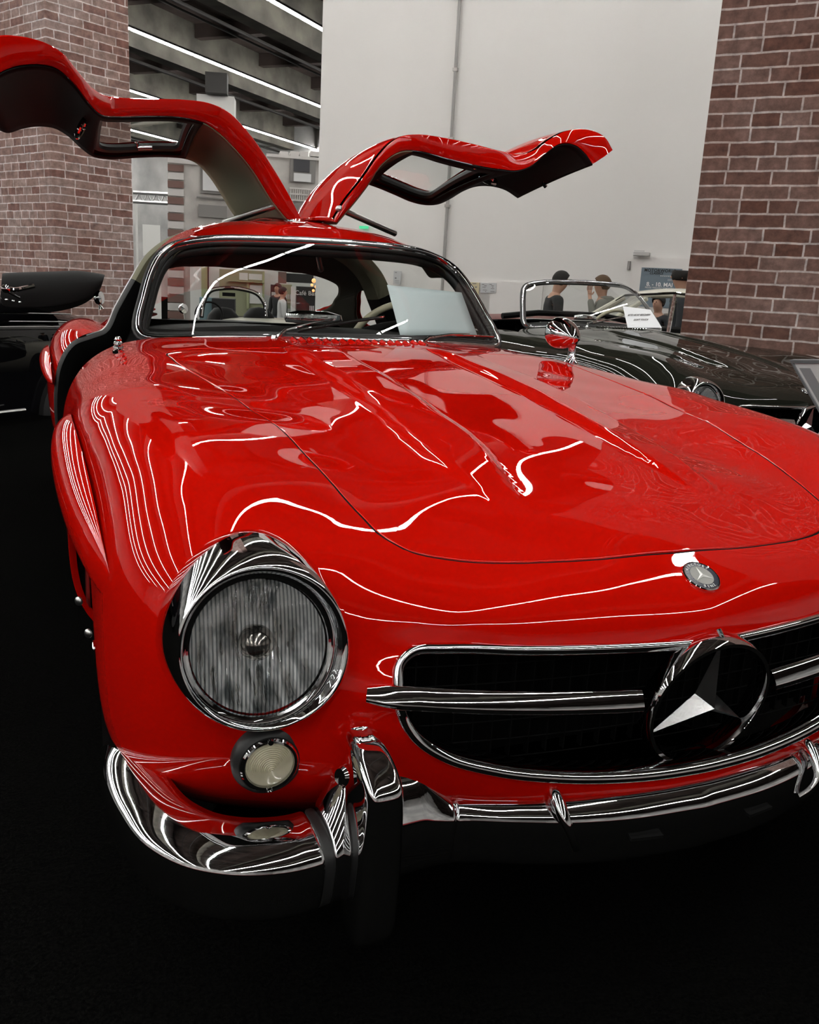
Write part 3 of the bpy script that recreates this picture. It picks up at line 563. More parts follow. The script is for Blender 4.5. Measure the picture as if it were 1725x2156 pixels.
for sx in (1, -1):
    n_ = mir(LAMPN, sx); c = mir(LC0, sx); r, u, n_ = frame_np(n_)
    lamp = empty('tmp'); COL.objects.unlink(lamp); bpy.data.objects.remove(lamp)
    N = 72; inner = []; outer0 = []
    for k in range(N):
        a = 2*PI*k/N; ca, sa = math.cos(a), math.sin(a)
        ro = .130+.030*max(sa, 0)**1.3-.008*max(-sa, 0)
        rx = .134
        inner.append(c+(r*ca+u*sa)*(LR+.004)); outer0.append(c+r*(ca*rx-.004*sx)+u*sa*ro)
    outer = onbody(outer0, n_)
    prof = []
    for k in range(N):
        a = 2*PI*k/N; sa = math.sin(a); I = inner[k]; O = outer[k]; d = O-I; e = (r*math.cos(a)+u*math.sin(a))
        peak = .012+.020*max(sa, 0)
        ring = [I-n_*.018, I-n_*.002, I+n_*(.004+peak*.4)+e*.003, I+n_*(.006+peak*.62)+e*.009]
        A = ring[-1]
        for t in (.25, .5, .75, .93):
            q = A*(1-t)+O*t; q = q+n_*(.017+.012*max(sa, 0))*math.sin(PI*min(1, t*.95)) ; ring.append(q)
        ring += [O+n_*.002, O-n_*.006]
        prof.append(ring)
    b = MB(); b.grid(prof+[prof[0]]); bez = cp(b.build('headlight', CHROME, weld=.0001, subsurf=1))
    # bright inner ring, lens, bowl
    M3 = rot_from(r, u, n_)
    b = MB(); b.lathe([(LR+.006, -.012), (LR+.005, .001), (LR+.002, .003), (LR-.0015, .002), (LR-.002, -.004)], 64, c, M3); q = cp(b.build('retaining_ring', CHROME)); q.parent = bez; q.matrix_parent_inverse = car_inv
    q.matrix_parent_inverse = Matrix.Identity(4)
    V = MB(); pf = [(LR-.002, -.002)]
    for i in range(1, 13):
        t = i/12; pf.append(((LR-.002)*math.cos(t*PI/2) if i < 12 else .0002, -.002+.024*math.sin(t*PI/2)))
    V.lathe(pf, 64)
    q = V.build('headlight_lens', FLUTE, bez); q.matrix_parent_inverse = Matrix.Identity(4); q.matrix_local = Matrix.Translation(Vector(c)) @ M3.to_4x4()
    V = MB(); pf = [((LR-.004)*math.cos(i/14*PI/2) if i < 14 else .0002, -.010-.085*math.sin(i/14*PI/2)) for i in range(15)]
    V.lathe(pf, 64); q = V.build('reflector_bowl', REFL, bez); q.matrix_local = Matrix.Translation(Vector(c)) @ M3.to_4x4()
    V = MB(); V.lathe([(.0001, -.012), (.016, -.016), (.024, -.026), (.026, -.04), (.02, -.06), (.018, -.09)], 32); q = V.build('bulb_shield', BULB, bez); q.matrix_local = Matrix.Translation(Vector(c)) @ M3.to_4x4()
    bez['label'] = 'round fluted headlight in a hooded chrome bezel'
    # ---- parking lamps below
    pc = mir(PARKC, sx); pn = mir(PARKN, sx); r, u, pn = frame_np(pn); M3 = rot_from(r, u, pn); O = onbody([pc], pn)[0]; Mx = Matrix.Translation(Vector(O)) @ M3.to_4x4()
    V = MB(); V.lathe([(.052, -.01), (.053, .002), (.050, .010), (.044, .014), (.041, .012), (.041, -.02)], 48); pk = V.build('parking_lamp', RUBBER); cp(pk); pk.matrix_basis = Mx; pk['label'] = 'small round clear parking lamp on a black rubber ring'
    V = MB(); V.lathe([(.042, .010), (.0425, .016), (.040, .019), (.036, .018), (.0345, .013)], 48)
    for s2 in (1, -1): V.lathe([(.0001, .0215), (.004, .021), (.005, .017)], 12, (0, s2*.0385, 0))
    V.build('chrome_rim', CHROME, pk)
    LENS2 = mat('ribbed_lens', (.80, .76, .58), .12, trans=.30, ior=1.45, coat=1)
    pf = []
    for i in range(15): rr = .0345*(1-i/14)+.0002; h = .012+.018*(i/14)**.8; pf += [(rr, h), (max(rr-.0004, .0001), h+.0030)]
    V = MB(); V.lathe(pf, 48); V.build('ribbed_lens', LENS2, pk)
    V = MB(); V.lathe([(.0345, .008), (.025, -.004), (.001, -.012)], 32); V.build('reflector_cup', STEEL, pk)

# ---- grille
gp = np.array(GRILLE)[::1]; g3 = onbody(np.c_[gp[:, 0], np.zeros(len(gp)), gp[:, 1]], (0, 1, 0))
cen = np.array([0, 0, .53]); 
tr = []
for i in range(len(g3)):
    t = g3[(i+1) % len(g3)]-g3[i-1]; t /= np.linalg.norm(t); o = np.cross(t, np.array([0, -1., 0])); o /= np.linalg.norm(o)
    if o@(g3[i]-cen-np.array([np.sign(g3[i][0])*min(abs(g3[i][0]), .40), 0, 0])) < 0: o = -o
    Y = np.array([0, 1., 0]); P = g3[i]
    tr.append([P+o*.0035+Y*.002, P+o*.0035-Y*.006, P-Y*.010-o*.002, P-Y*.008-o*.010, P-Y*.001-o*.016, P+Y*.016-o*.019, P+Y*.030-o*.018])
b = MB(); b.grid(tr+[tr[0]]); trim = cp(b.build('grille_surround', CHROME, weld=.0001, subsurf=1)); trim['label'] = 'chrome trim round the black grille mouth'
MESHM = mat('dark_grille_mesh', (.003, .003, .003), .7, spec=.1)
b = MB()
for k in range(31):
    x = -.48+.032*k; hh = .10 if abs(x) < .42 else .07
    b.box((x, .055+.15*abs(x)**2, .545), (.002, .012, .2*hh*10))
for k in range(7): 
    z = .44+.032*k; L_ = [(x, .05+.15*x*x, z+.03*x*x) for x in np.linspace(-.47, .47, 16)]; b.tube(L_, .0012, 4)
cp(b.build('grille_mesh', MESHM, smooth=False))
b = MB(); b.box((0, .20, .53), (.98, .02, .30)); cp(b.build('grille_back', BLACK, smooth=False))
# horizontal bars either side of the star
def noseY(x, z=.585): return onbody([(x, 0, z)], (0, 1, 0))[0][1]
SEC = [(-.5, -.5), (-.62, 0), (-.5, .5), (0, .8), (.5, .5), (.62, 0), (.5, -.5), (0, -.8)]
for sx in (1, -1):
    xs = np.linspace(.128, .535, 18); P = [(sx*x, noseY(min(x, .535))-.016 if x > .47 else noseY(x)-.014, .566+.052*(x-.12)) for x in xs]
    rad = [.0150]*len(P); rad[-1] = .009; rad[-2] = .0135; rad[0] = .0145
    b = MB(); b.tube(P, rad, up=(0, 0, 1), sec=[(sx*a, c_) for a, c_ in [(.62, -1.0), (.78, -.80), (.66, -.35), (.40, .15), (.08, .62), (-.22, .95), (-.45, 1.0), (-.6, .8), (-.6, -1.0)]]); cp(b.build('grille_bar', CHROME, ang=60))
STARM = mat('satin_star', (.62, .62, .62), .22, 1)
# star ring
SC = np.array([0, -.033, .5465])
b = MB(); RR = .112; prf = [(RR, -.016), (RR+.002, -.012), (RR+.0025, .012), (RR, .018), (RR-.006, .018), (RR-.008, .012), (RR-.008, -.012), (RR-.006, -.018), (RR, -.016)]
TAU = -.184; SU = np.array([0, math.sin(TAU), math.cos(TAU)]); SN = np.array([0, -math.cos(TAU), math.sin(TAU)])
Mr = Matrix(((1, 0, 0), (0, SU[1], SN[1]), (0, SU[2], SN[2])))
b.lathe(prf, 96, tuple(SC), Mr.to_3x3()); star = cp(b.build('star_emblem', CHROME)); star['label'] = 'large chrome three-pointed star in a ring at the grille centre'
b = MB(); tips = []; va = []
for k in range(3):
    a = PI/2+k*2*PI/3; X_ = np.array([1., 0, 0]); tips.append(SC+X_*math.cos(a)*.105+SU*math.sin(a)*.105); a2 = a+PI/3; va.append(SC+X_*math.cos(a2)*.020+SU*math.sin(a2)*.020-SN*.004)
ap = SC+SN*.026; ap2 = SC-SN*.012
V = [ap, ap2]+[t for t in tips]+[v for v in va]; F = []
for k in range(3): F += [(0, 2+k, 5+k), (0, 5+k, 2+(k+1) % 3), (1, 5+k, 2+k), (1, 2+(k+1) % 3, 5+k)]
b.add(V, F); q = cp(b.build('star', STARM, smooth=False)); q.parent = star; q.matrix_parent_inverse = Matrix.Identity(4)
b = MB(); b.tube([SC+SU*.112, SC+SU*.118+np.array([0, .012, .004])], .004, 8); q = cp(b.build('star_mount', CHROME)); q.parent = star; q.matrix_parent_inverse = Matrix.Identity(4)

# ---- hood badge
bc = onbody([(.014, 0, .728)], (0, 1, 0))[0]; _p, _ = to_par([bc]); bn = snormals(_p)[0]; r, u, bn = frame_np(bn); MBm = Matrix.Translation(Vector(bc)) @ rot_from(r, u, bn).to_4x4()
NAVY = mat('navy_enamel', (.012, .016, .03), .25); SILV = mat('satin_silver', (.30, .30, .28), .5, .3); STARW = mat('badge_star_silver', (.72, .72, .70), .45, .2)
V = MB(); V.lathe([(.031, -.003), (.0315, .002), (.030, .0035), (.0285, .003)], 64); bd = cp(V.build('round_badge', CHROME)); bd.matrix_basis = MBm; bd['label'] = 'small round blue and silver star badge on the nose'
V = MB(); V.lathe([(.0288, .0028), (.0195, .0032)], 64); V.build('enamel_ring', NAVY, bd)
V = MB(); V.lathe([(.0198, .0034), (.0001, .0036)], 64); V.build('badge_disc', SILV, bd)
V = MB()
for k in range(3):
    a = PI/2+k*2*PI/3; t = (math.cos(a)*.0185, math.sin(a)*.0185, .0040); l_ = (math.cos(a+PI/3)*.0035, math.sin(a+PI/3)*.0035, .0040); r_ = (math.cos(a-PI/3)*.0035, math.sin(a-PI/3)*.0035, .0040); V.add([(0, 0, .0062), t, l_, r_], [(0, 1, 2), (0, 3, 1)])
V.build('badge_star', STARW, bd, smooth=False)
def ring_text(s, rad, a0, step, flip, size=.0072):
    for i, ch in enumerate(s):
        a = a0+step*i*(-1 if not flip else 1)
        if flip: rotm = Matrix.Rotation(a+PI/2, 4, 'Z')
        else: rotm = Matrix.Rotation(a-PI/2, 4, 'Z')
        T = Matrix.Translation((rad*math.cos(a), rad*math.sin(a), .0034)) @ rotm; text_parts.append(text_mesh('badge_letter', ch, size, T, CHROME, None, .0002))
text_parts = []
ring_text('MERCEDES', .0240, PI/2+.27*3.5, .27, False); ring_text('BENZ', .0240, -PI/2-.27*1.5, .27, True)
bpy.context.view_layer.update()
def join_meshes(name, objs, parent, material):
    V = MB()
    for o in objs: V.add([tuple(v.co) for v in o.data.vertices], [tuple(p.vertices) for p in o.data.polygons]); bpy.data.objects.remove(o)
    return V.build(name, material, parent, smooth=False)
join_meshes('badge_lettering', text_parts, bd, STARW)
# ---- front bumper: blade lofted along a plan curve, sections (outward, z)
BP = [(-.868,.43),(-.880,.33),(-.868,.215),(-.838,.115),(-.79,.05),(-.725,.010),(-.655,-.006),(-.59,-.002),(-.53,.006),(-.47,.012),(-.40,.008),(-.31,-.024),(-.235,-.050),(-.15,-.069),(0,-.082)]
BPL = np.array(spl(BP, 8))
def bsec(s):   # s scale of height at that place
    return [(-.085,.428),(-.060,.427),(-.034,.421),(-.012,.410),(-.002,.398),(.0,.385),(-.001,.37),(-.006,.345),(-.012,.318),(-.022,.305),(-.034,.300)]
def blade(name, i0, i1, label=None, flare=None, sx=1, mat_=None):
    rows = []
    for i in range(i0, i1+1):
        p = BPL[i]; t = BPL[min(i+1, len(BPL)-1)]-BPL[max(i-1, 0)]; t /= np.linalg.norm(t); o = np.array([t[1], -t[0]])
        if o@(p-np.array([0, .9])) < 0: o = -o
        u = (i-i0)/(i1-i0); k = 1.0; top = 0
        if name == 'bumper_corner':
            e = min(1, u/.12); k = .55+.45*math.sin(e*PI/2)
        if flare: top = flare(u)
        row = []
        for (d, z) in bsec(1):
            zz = .385+(z-.385)*k+(top if z > .385 else 0)*(min(1, -d/.035)); zz -= .010+.018*np.interp(abs(p[0]), [.4, .62], [0, 1]); row.append((sx*(p[0]+o[0]*d*(k if d < 0 else 1)), p[1]+o[1]*d*k, zz))
        rows.append(row)
    if name == 'bumper_bar': rows = rows+[[(-p[0], p[1], p[2]) for p in r] for r in rows[:-1][::-1]]
    b = MB(); b.grid(rows)
    if i0 == 0: b.add(rows[0], [tuple(range(len(rows[0])))])
    q = b.build(name, mat_ or CHROME, subsurf=1); m = q.modifiers.new('s', 'SOLIDIFY'); m.thickness = .004; m.offset = -1; cp(q)
    if label: q['label'] = label
    return q
def idx(x): return int(np.argmin(np.abs(BPL[:, 0]-x)+(BPL[:, 1] > .3)*0))
iA, iB, iC, iD = idx(-.60), idx(-.575), idx(-.395), idx(-.390)
for sx in (1, -1):
    blade('bumper_corner', 0, iA-1, 'chrome bumper corner wrapping the fender', sx=sx)
    blade('bumper_joint', iA-1, iA+1, 'black rubber joint in the bumper', sx=sx, mat_=RUBBER)
    blade('bumper_bracket', iA+1, iC, 'flared chrome bumper section behind the guard', flare=lambda u: .050*min(1, u/.2)*min(1, max(0, 1-u)/.22), sx=sx)
    if sx == 1: blade('bumper_bar', iC, len(BPL)-1, 'chrome middle bar of the bumper', sx=sx)
    # strap over the bar
    i = idx(-.243); p = BPL[i]; t = BPL[i+1]-BPL[i-1]; t /= np.linalg.norm(t); o = np.array([t[1], -t[0]]); o = o if o@(p-np.array([0, .9])) > 0 else -o
    path = []
    for (d, z) in [(-.072,.418),(-.045,.424),(-.02,.420),(-.002,.408),(.011,.392),(.015,.374),(.010,.356),(.0,.342)]:
        w_ = (.385-z)*.45; path.append((sx*(p[0]+o[0]*d+t[0]*w_*1), p[1]+o[1]*d+t[1]*w_, z))
    b = MB(); b.tube(spl(path, 4), [.0045+.0065*math.sin(PI*min(.9, k/24+.12)) for k in range(29)], 10); q = cp(b.build('bumper_strap', CHROME))
    i = idx(-.12); p = BPL[i]; b = MB(); b.box((sx*p[0], p[1]+.001, .350), (.055, .010, .005), rotz(sx*-.14)); cp(b.build('bumper_slot', BLACK))
    # bumper guard
    secs = [(.248,-.030,.024,.020),(.256,-.040,.030,.032),(.28,-.044,.0325,.040),(.33,-.045,.032,.046),(.38,-.046,.031,.050),(.43,-.045,.030,.053),(.48,-.044,.0285,.055),(.506,-.043,.0275,.056),(.515,-.036,.0270,.050),(.527,-.020,.0258,.042),(.537,.000,.023,.030),(.541,.014,.014,.014)]
    rows = []
    for (z, y, hw, hd) in secs:
        row = []
        for k in range(24):
            a = 2*PI*k/24; ca, sa = math.cos(a), math.sin(a); ex = .45
            row.append((sx*-.547+hw*math.copysign(abs(ca)**ex, ca), y+.020+hd*math.copysign(abs(sa)**ex, sa), z+.0*sa))
        rows.append(row)
    b = MB(); b.grid(rows, wrap=True); b.add(rows[0], [tuple(range(24))]); b.add(rows[-1], [tuple(range(24))[::-1]]); q = cp(b.build('bumper_guard', CHROME, weld=.00005, subsurf=1)); q['label'] = 'tall upright chrome bumper guard'
    b = MB(); b.lathe([(.0001, .004), (.011, .003), (.014, -.002)], 20, (sx*-.585, .004, .495), frame((-sx, -.4, .2))); q2 = cp(b.build('guard_bolt', CHROME)); q2.parent = q; q2.matrix_parent_inverse = Matrix.Identity(4)
# ---- eyebrows over the front wheel arches
for sx in (1, -1):
    st = [(.350,.652,.004,.842),(.378,.660,.024,.853),(.44,.678,.044,.874),(.55,.702,.052,.893),(.67,.722,.058,.908),(.82,.745,.060,.918),(.98,.765,.056,.922),(1.10,.780,.046,.918),(1.19,.790,.032,.907),(1.24,.795,.014,.888)]
    rows = []
    S2 = [(-.02, .95), (.10, .92), (.45, .72), (.80, .35), (.98, -.05), (1.0, -.45), (.90, -.80), (.6, -.95), (-.02, -1.0)]
    for (y, z, hh, xo) in st:
        B = onbody([(.87, y, z)], (1, 0, 0))[0]; x0 = B[0]-.004; row = [(sx*(x0+(xo-x0)*a), y, z+hh*c_) for a, c_ in S2]; rows.append(row)
    b = MB(); b.grid(rows); b.add(rows[0], [tuple(range(9))]); b.add(rows[-1], [tuple(range(9))[::-1]]); q = cp(b.build('wheel_arch_eyebrow', RED, subsurf=2)); q['label'] = 'red eyebrow blister over the front wheel arch'
# ---- wheels
TYRE = mat('tyre_rubber', (.012, .012, .012), .7)
for (wx, wy) in ((.72, WHY), (-.72, WHY), (.72, 3.2), (-.72, 3.2)):
    R_ = Matrix.Rotation(PI/2 if wx > 0 else -PI/2, 3, 'Y'); c = (wx, wy, .33)
    b = MB(); b.lathe([(.19, -.07), (.24, -.085), (.30, -.085), (.325, -.06), (.33, 0), (.325, .06), (.30, .085), (.24, .085), (.19, .07)], 56, c, R_); ty = cp(b.build('wheel', TYRE))
    b = MB(); b.lathe([(.195, .07), (.19, .05), (.16, .04), (.10, .06), (.05, .075), (.0001, .08)], 40, c, R_); q = cp(b.build('wheel_disc', CHROME)); q.parent = ty; q.matrix_parent_inverse = Matrix.Identity(4)
# arch inner flange with two screws and jack lug seen at the lower left
b = MB(); R_ = []
for a in np.linspace(.12*PI, .98*PI, 24):
    R_.append([(-.852, WHY-math.cos(a)*(ARR-.004), WHZ+math.sin(a)*(ARR-.004)), (-.846, WHY-math.cos(a)*(ARR-.045), WHZ+math.sin(a)*(ARR-.045))])
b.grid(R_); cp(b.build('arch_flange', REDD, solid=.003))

# slotted screws on the arch flange and the chrome jacking lug
for q_ in ((165, 1266, 1.13), (185, 1334, 1.12)):
    c = at(q_[0], q_[1], y=q_[2]); b = MB(); b.lathe([(.0001, .004), (.008, .0035), (.011, .001), (.0115, -.003)], 20, tuple(c), frame((-.75, -.65, .05))); o = cp(b.build('flange_screw', STEEL))
c = at(207, 1372, y=1.12); b = MB(); b.box(tuple(c), (.03, .05, .045)); b.box(tuple(c+np.array([.0, .0, .05])), (.012, .03, .07)); cp(b.build('jacking_lug', CHROME, bevel=.004))
# ---- windscreen: frame loop through base and header curves
WST = [(-.488, 2.125, 1.243), (-.40, 2.095, 1.263), (-.2, 2.062, 1.277), (0, 2.05, 1.282), (.2, 2.062, 1.283), (.40, 2.095, 1.272), (.488, 2.125, 1.252)]
base = spl(WSB[1:-1], 6); head = spl(WST, 6)
side_r = spl([(.640, 1.897, .950), (.642, 1.915, .975), (.612, 1.975, 1.06), (.575, 2.045, 1.155), (.535, 2.10, 1.222), (.50, 2.122, 1.248)], 5)
side_l = spl([(-.640, 1.897, .950), (-.642, 1.915, .975), (-.615, 1.975, 1.06), (-.578, 2.045, 1.155), (-.535, 2.10, 1.214), (-.50, 2.122, 1.240)], 5)
loop = list(base)+list(side_r)+list(head[::-1])+list(side_l[::-1])
loop = np.array(loop)
# even out and smooth the loop
def resample(P, n, closed=True):
    P = np.array(P); Q = np.vstack([P, P[:1]]) if closed else P; d = np.r_[0, np.cumsum(np.linalg.norm(np.diff(Q, axis=0), axis=1))]; t = np.linspace(0, d[-1], n+1)[:-1] if closed else np.linspace(0, d[-1], n)
    return np.stack([np.interp(t, d, Q[:, k]) for k in range(3)], 1)
loop = resample(loop, 150)
for _ in range(3): loop = .5*loop+.25*(np.roll(loop, 1, 0)+np.roll(loop, -1, 0))
lc = loop.mean(0)
def inset(P, d, fwd=0):
    out = []
    for i in range(len(P)):
        t = P[(i+1) % len(P)]-P[i-1]; t /= np.linalg.norm(t); n = np.array([0, -.80, .60]); o = np.cross(t, n); o /= np.linalg.norm(o); o = o if o@(lc-P[i]) > 0 else -o; out.append(P[i]+o*d+n*fwd)
    return np.array(out)
b = MB(); b.tube(inset(loop, .002, .004), .0075, 10, closed=True); b.tube(inset(loop, .014, .004), .0035, 8, closed=True); wf = cp(b.build('windscreen_frame', CHROME)); wf['label'] = 'chrome windscreen surround'
b = MB(); b.tube(inset(loop, .008, 0), .010, 8, closed=True); b.tube(inset(loop, .021, -.001), .0075, 8, closed=True); b.tube(inset(loop, -.008, -.004), .008, 8, closed=True); q = cp(b.build('windscreen_seal', RUBBER))
hd = np.array(spl(WST, 8)); bs = np.array(spl(WSB[1:-1], 8)); bs[:, 0] *= 1.03; g = []
hr = resample(hd, 40, False); br = resample(bs, 40, False); rows = []
for i in range(40):
    col = []
    for k in range(13):
        t = k/12; p = br[i]*(1-t)+hr[i]*t; p = p+np.array([0, -.80, .60])*.022*4*t*(1-t); w_ = np.interp(p[2], [.95, 1.06, 1.155, 1.24], [.636, .608, .572, .50])/np.interp(p[2], [.95, 1.24], [.62, .49]); p[0] *= w_*.985; col.append(p)
    rows.append(col)
b = MB(); b.grid(rows); wsg = cp(b.build('windscreen_glass', GLASS)); wsg['label'] = 'curved windscreen glass'
WSG = np.array(rows)
# inner header and pillars in dark cloth
b = MB(); P = inset(loop, .020, -.030)
b.tube(P, .020, 10, closed=True); cp(b.build('windscreen_inner_rim', RUBBER))
# cowl vent louvres
b0 = None; b = MB()
for k in range(17):
    x = -.222+.0262*k; p = onbody([(x, 1.605, .97)], (0, 0, 1))[0]; m = MB()
    m.add([(x-.008, 1.622, p[2]+.001), (x+.002, 1.622, p[2]+.010), (x+.007, 1.622, p[2]+.001), (x-.002, 1.585, p[2]-.001), (x+.006, 1.588, p[2]+.003), (x+.009, 1.585, p[2]-.001)], [(0, 1, 2), (0, 3, 4, 1), (1, 4, 5, 2), (3, 5, 4)])
    q = cp(m.build('vent_louvre', RED, bevel=.001, smooth=True))
    m = MB(); m.tube([(x+.003, 1.621, p[2]+.0105), (x+.0045, 1.605, p[2]+.008), (x+.0075, 1.586, p[2]+.0025)], .0014, 6); q2 = m.build('louvre_edge', CHROME); q2.parent = q
# ---- roof: rounded shell, header strip, spine between the doors, rear part
YS = [2.10, 2.22, 2.36, 2.58, 2.80, 3.0, 3.2, 3.4, 3.6, 3.8]
CS = {
 2.10: [(0, 1.290), (.2, 1.288), (.38, 1.272), (.46, 1.258), (.505, 1.235), (.53, 1.20), (.56, 1.155), (.60, 1.06), (.65, .95)],
 2.22: [(0, 1.335), (.2, 1.330), (.36, 1.305), (.45, 1.275), (.505, 1.235), (.535, 1.20), (.56, 1.155), (.60, 1.06), (.65, .95)],
 2.36: [(0, 1.362), (.2, 1.355), (.36, 1.328), (.46, 1.285), (.52, 1.235), (.55, 1.19), (.57, 1.14), (.61, 1.05), (.66, .93)],
 2.58: [(0, 1.372), (.2, 1.365), (.36, 1.335), (.46, 1.290), (.52, 1.235), (.55, 1.19), (.575, 1.14), (.62, 1.04), (.67, .92)],
 2.80: [(0, 1.362), (.2, 1.352), (.34, 1.322), (.43, 1.280), (.49, 1.225), (.53, 1.17), (.56, 1.115), (.61, 1.02), (.675, .91)],
 3.0: [(0, 1.335), (.2, 1.322), (.32, 1.292), (.41, 1.248), (.47, 1.195), (.515, 1.135), (.55, 1.075), (.60, .99), (.67, .91)],
 3.2: [(0, 1.285), (.18, 1.272), (.30, 1.240), (.39, 1.195), (.45, 1.140), (.50, 1.08), (.54, 1.02), (.60, .96), (.66, .91)],
 3.4: [(0, 1.215), (.17, 1.200), (.28, 1.165), (.37, 1.120), (.43, 1.070), (.49, 1.01), (.53, .97), (.59, .93), (.65, .90)],
 3.6: [(0, 1.125), (.16, 1.110), (.26, 1.080), (.35, 1.035), (.41, .995), (.47, .96), (.52, .935), (.58, .91), (.64, .89)],
 3.8: [(0, 1.02), (.15, 1.01), (.25, .99), (.33, .965), (.40, .945), (.46, .93), (.52, .915), (.58, .895), (.64, .875)],
}
def roof_rows(n=40, m=6, off=0.0):
    yy = [p[0] for p in spl([(y,) for y in YS], m)]; sec = {y: np.array(spl(CS[y], 8)) for y in YS}; R = []
    sec = {y: np.stack([np.interp(np.linspace(0, 1, n), np.linspace(0, 1, len(v)), v[:, k]) for k in (0, 1)], 1) for y, v in sec.items()}
    A = np.array([sec[y] for y in YS]); from_y = np.array(YS)
    for y in yy:
        # cubic through stations
        i = min(max(np.searchsorted(from_y, y)-1, 0), len(YS)-2); y0, y1 = from_y[i], from_y[i+1]; t = (y-y0)/(y1-y0)
        p0 = A[max(i-1, 0)]; p1 = A[i]; p2 = A[i+1]; p3 = A[min(i+2, len(YS)-1)]; s = .5*(2*p1+(p2-p0)*t+(2*p0-5*p1+4*p2-p3)*t*t+(3*p1-p0-3*p2+p3)*t**3)
        half = [np.array([a, y, z]) for a, z in s]
        full = [np.array([-p[0], p[1], p[2]]) for p in half[::-1]]+half[1:]
        R.append(full)
    R = np.array(R)
    if off:
        du = np.gradient(R, axis=0); dv = np.gradient(R, axis=1); N = np.cross(dv, du); N /= np.linalg.norm(N, axis=2)[..., None]; N[N[..., 2] < 0] *= 1
        c = R-np.array([0, 2.7, .8]); c[..., 1] *= .3; s_ = np.sign((N*c).sum(2))[..., None]; R = R-N*s_*off
    return R
def roof_keep(P):
    x, y, z = P; ax = abs(x)
    if 2.30 < y < 2.86 and ax > .105: return False          # door openings
    if z < 1.185+.0*y and y < 2.30 and False: return False
    if y <= 2.30 and z < 1.20: return False
    # back light
    e = ((ax)/.47)**3+(abs(z-1.08)/.135)**3
    if y > 3.02 and e < 1: return False
    # quarter window
    if 2.90 < y < 3.22 and ax > .47 and .945 < z < 1.13-.9*max(0, y-3.05): return False
    return True
def roof_mesh(name, off, material):
    R = roof_rows(46, 9, off); a, b_ = R.shape[:2]; m = MB(); V = [tuple(p) for r in R for p in r]; F = []
    R0 = roof_rows(46, 9, 0)
    for i in range(a-1):
        for j in range(b_-1):
            c = (R0[i, j]+R0[i+1, j]+R0[i+1, j+1]+R0[i, j+1])/4
            if roof_keep(c): F.append((i*b_+j, i*b_+j+1, (i+1)*b_+j+1, (i+1)*b_+j))
    m.add(V, F); me = m
    q = m.build(name, material, ang=0); mod = q.modifiers.new('s', 'SOLIDIFY'); mod.thickness = .004; mod.offset = -1
    import bmesh
    bm = bmesh.new(); bm.from_mesh(q.data); bmesh.ops.delete(bm, geom=[v for v in bm.verts if not v.link_faces], context='VERTS')
    for _ in range(4):
        bv = [v for v in bm.verts if v.is_boundary]; new = {}
        for v in bv:
            nb = [e.other_vert(v).co for e in v.link_edges if e.is_boundary]
            if len(nb) == 2: new[v] = v.co*.5+(nb[0]+nb[1])*.25
        for v, c in new.items(): v.co = c
    bmesh.ops.recalc_face_normals(bm, faces=bm.faces); bm.to_mesh(q.data); bm.free(); q.data.polygons.foreach_set('use_smooth', [True]*len(q.data.polygons))
    return cp(q)
rf = roof_mesh('roof', 0, RED); rl = roof_mesh('headlining', .026, BROWN)
# rear window pane
b = MB(); R = roof_rows(20, 4, .012); Rb = [[p for p in r if abs(p[0]) < .5] for r in R if 3.0 < r[0][1] < 3.65]; nmin = min(len(r) for r in Rb); Rb = [r[(len(r)-nmin)//2:(len(r)-nmin)//2+nmin] for r in Rb]; b.grid(Rb); cp(b.build('rear_window_glass', GLASS))
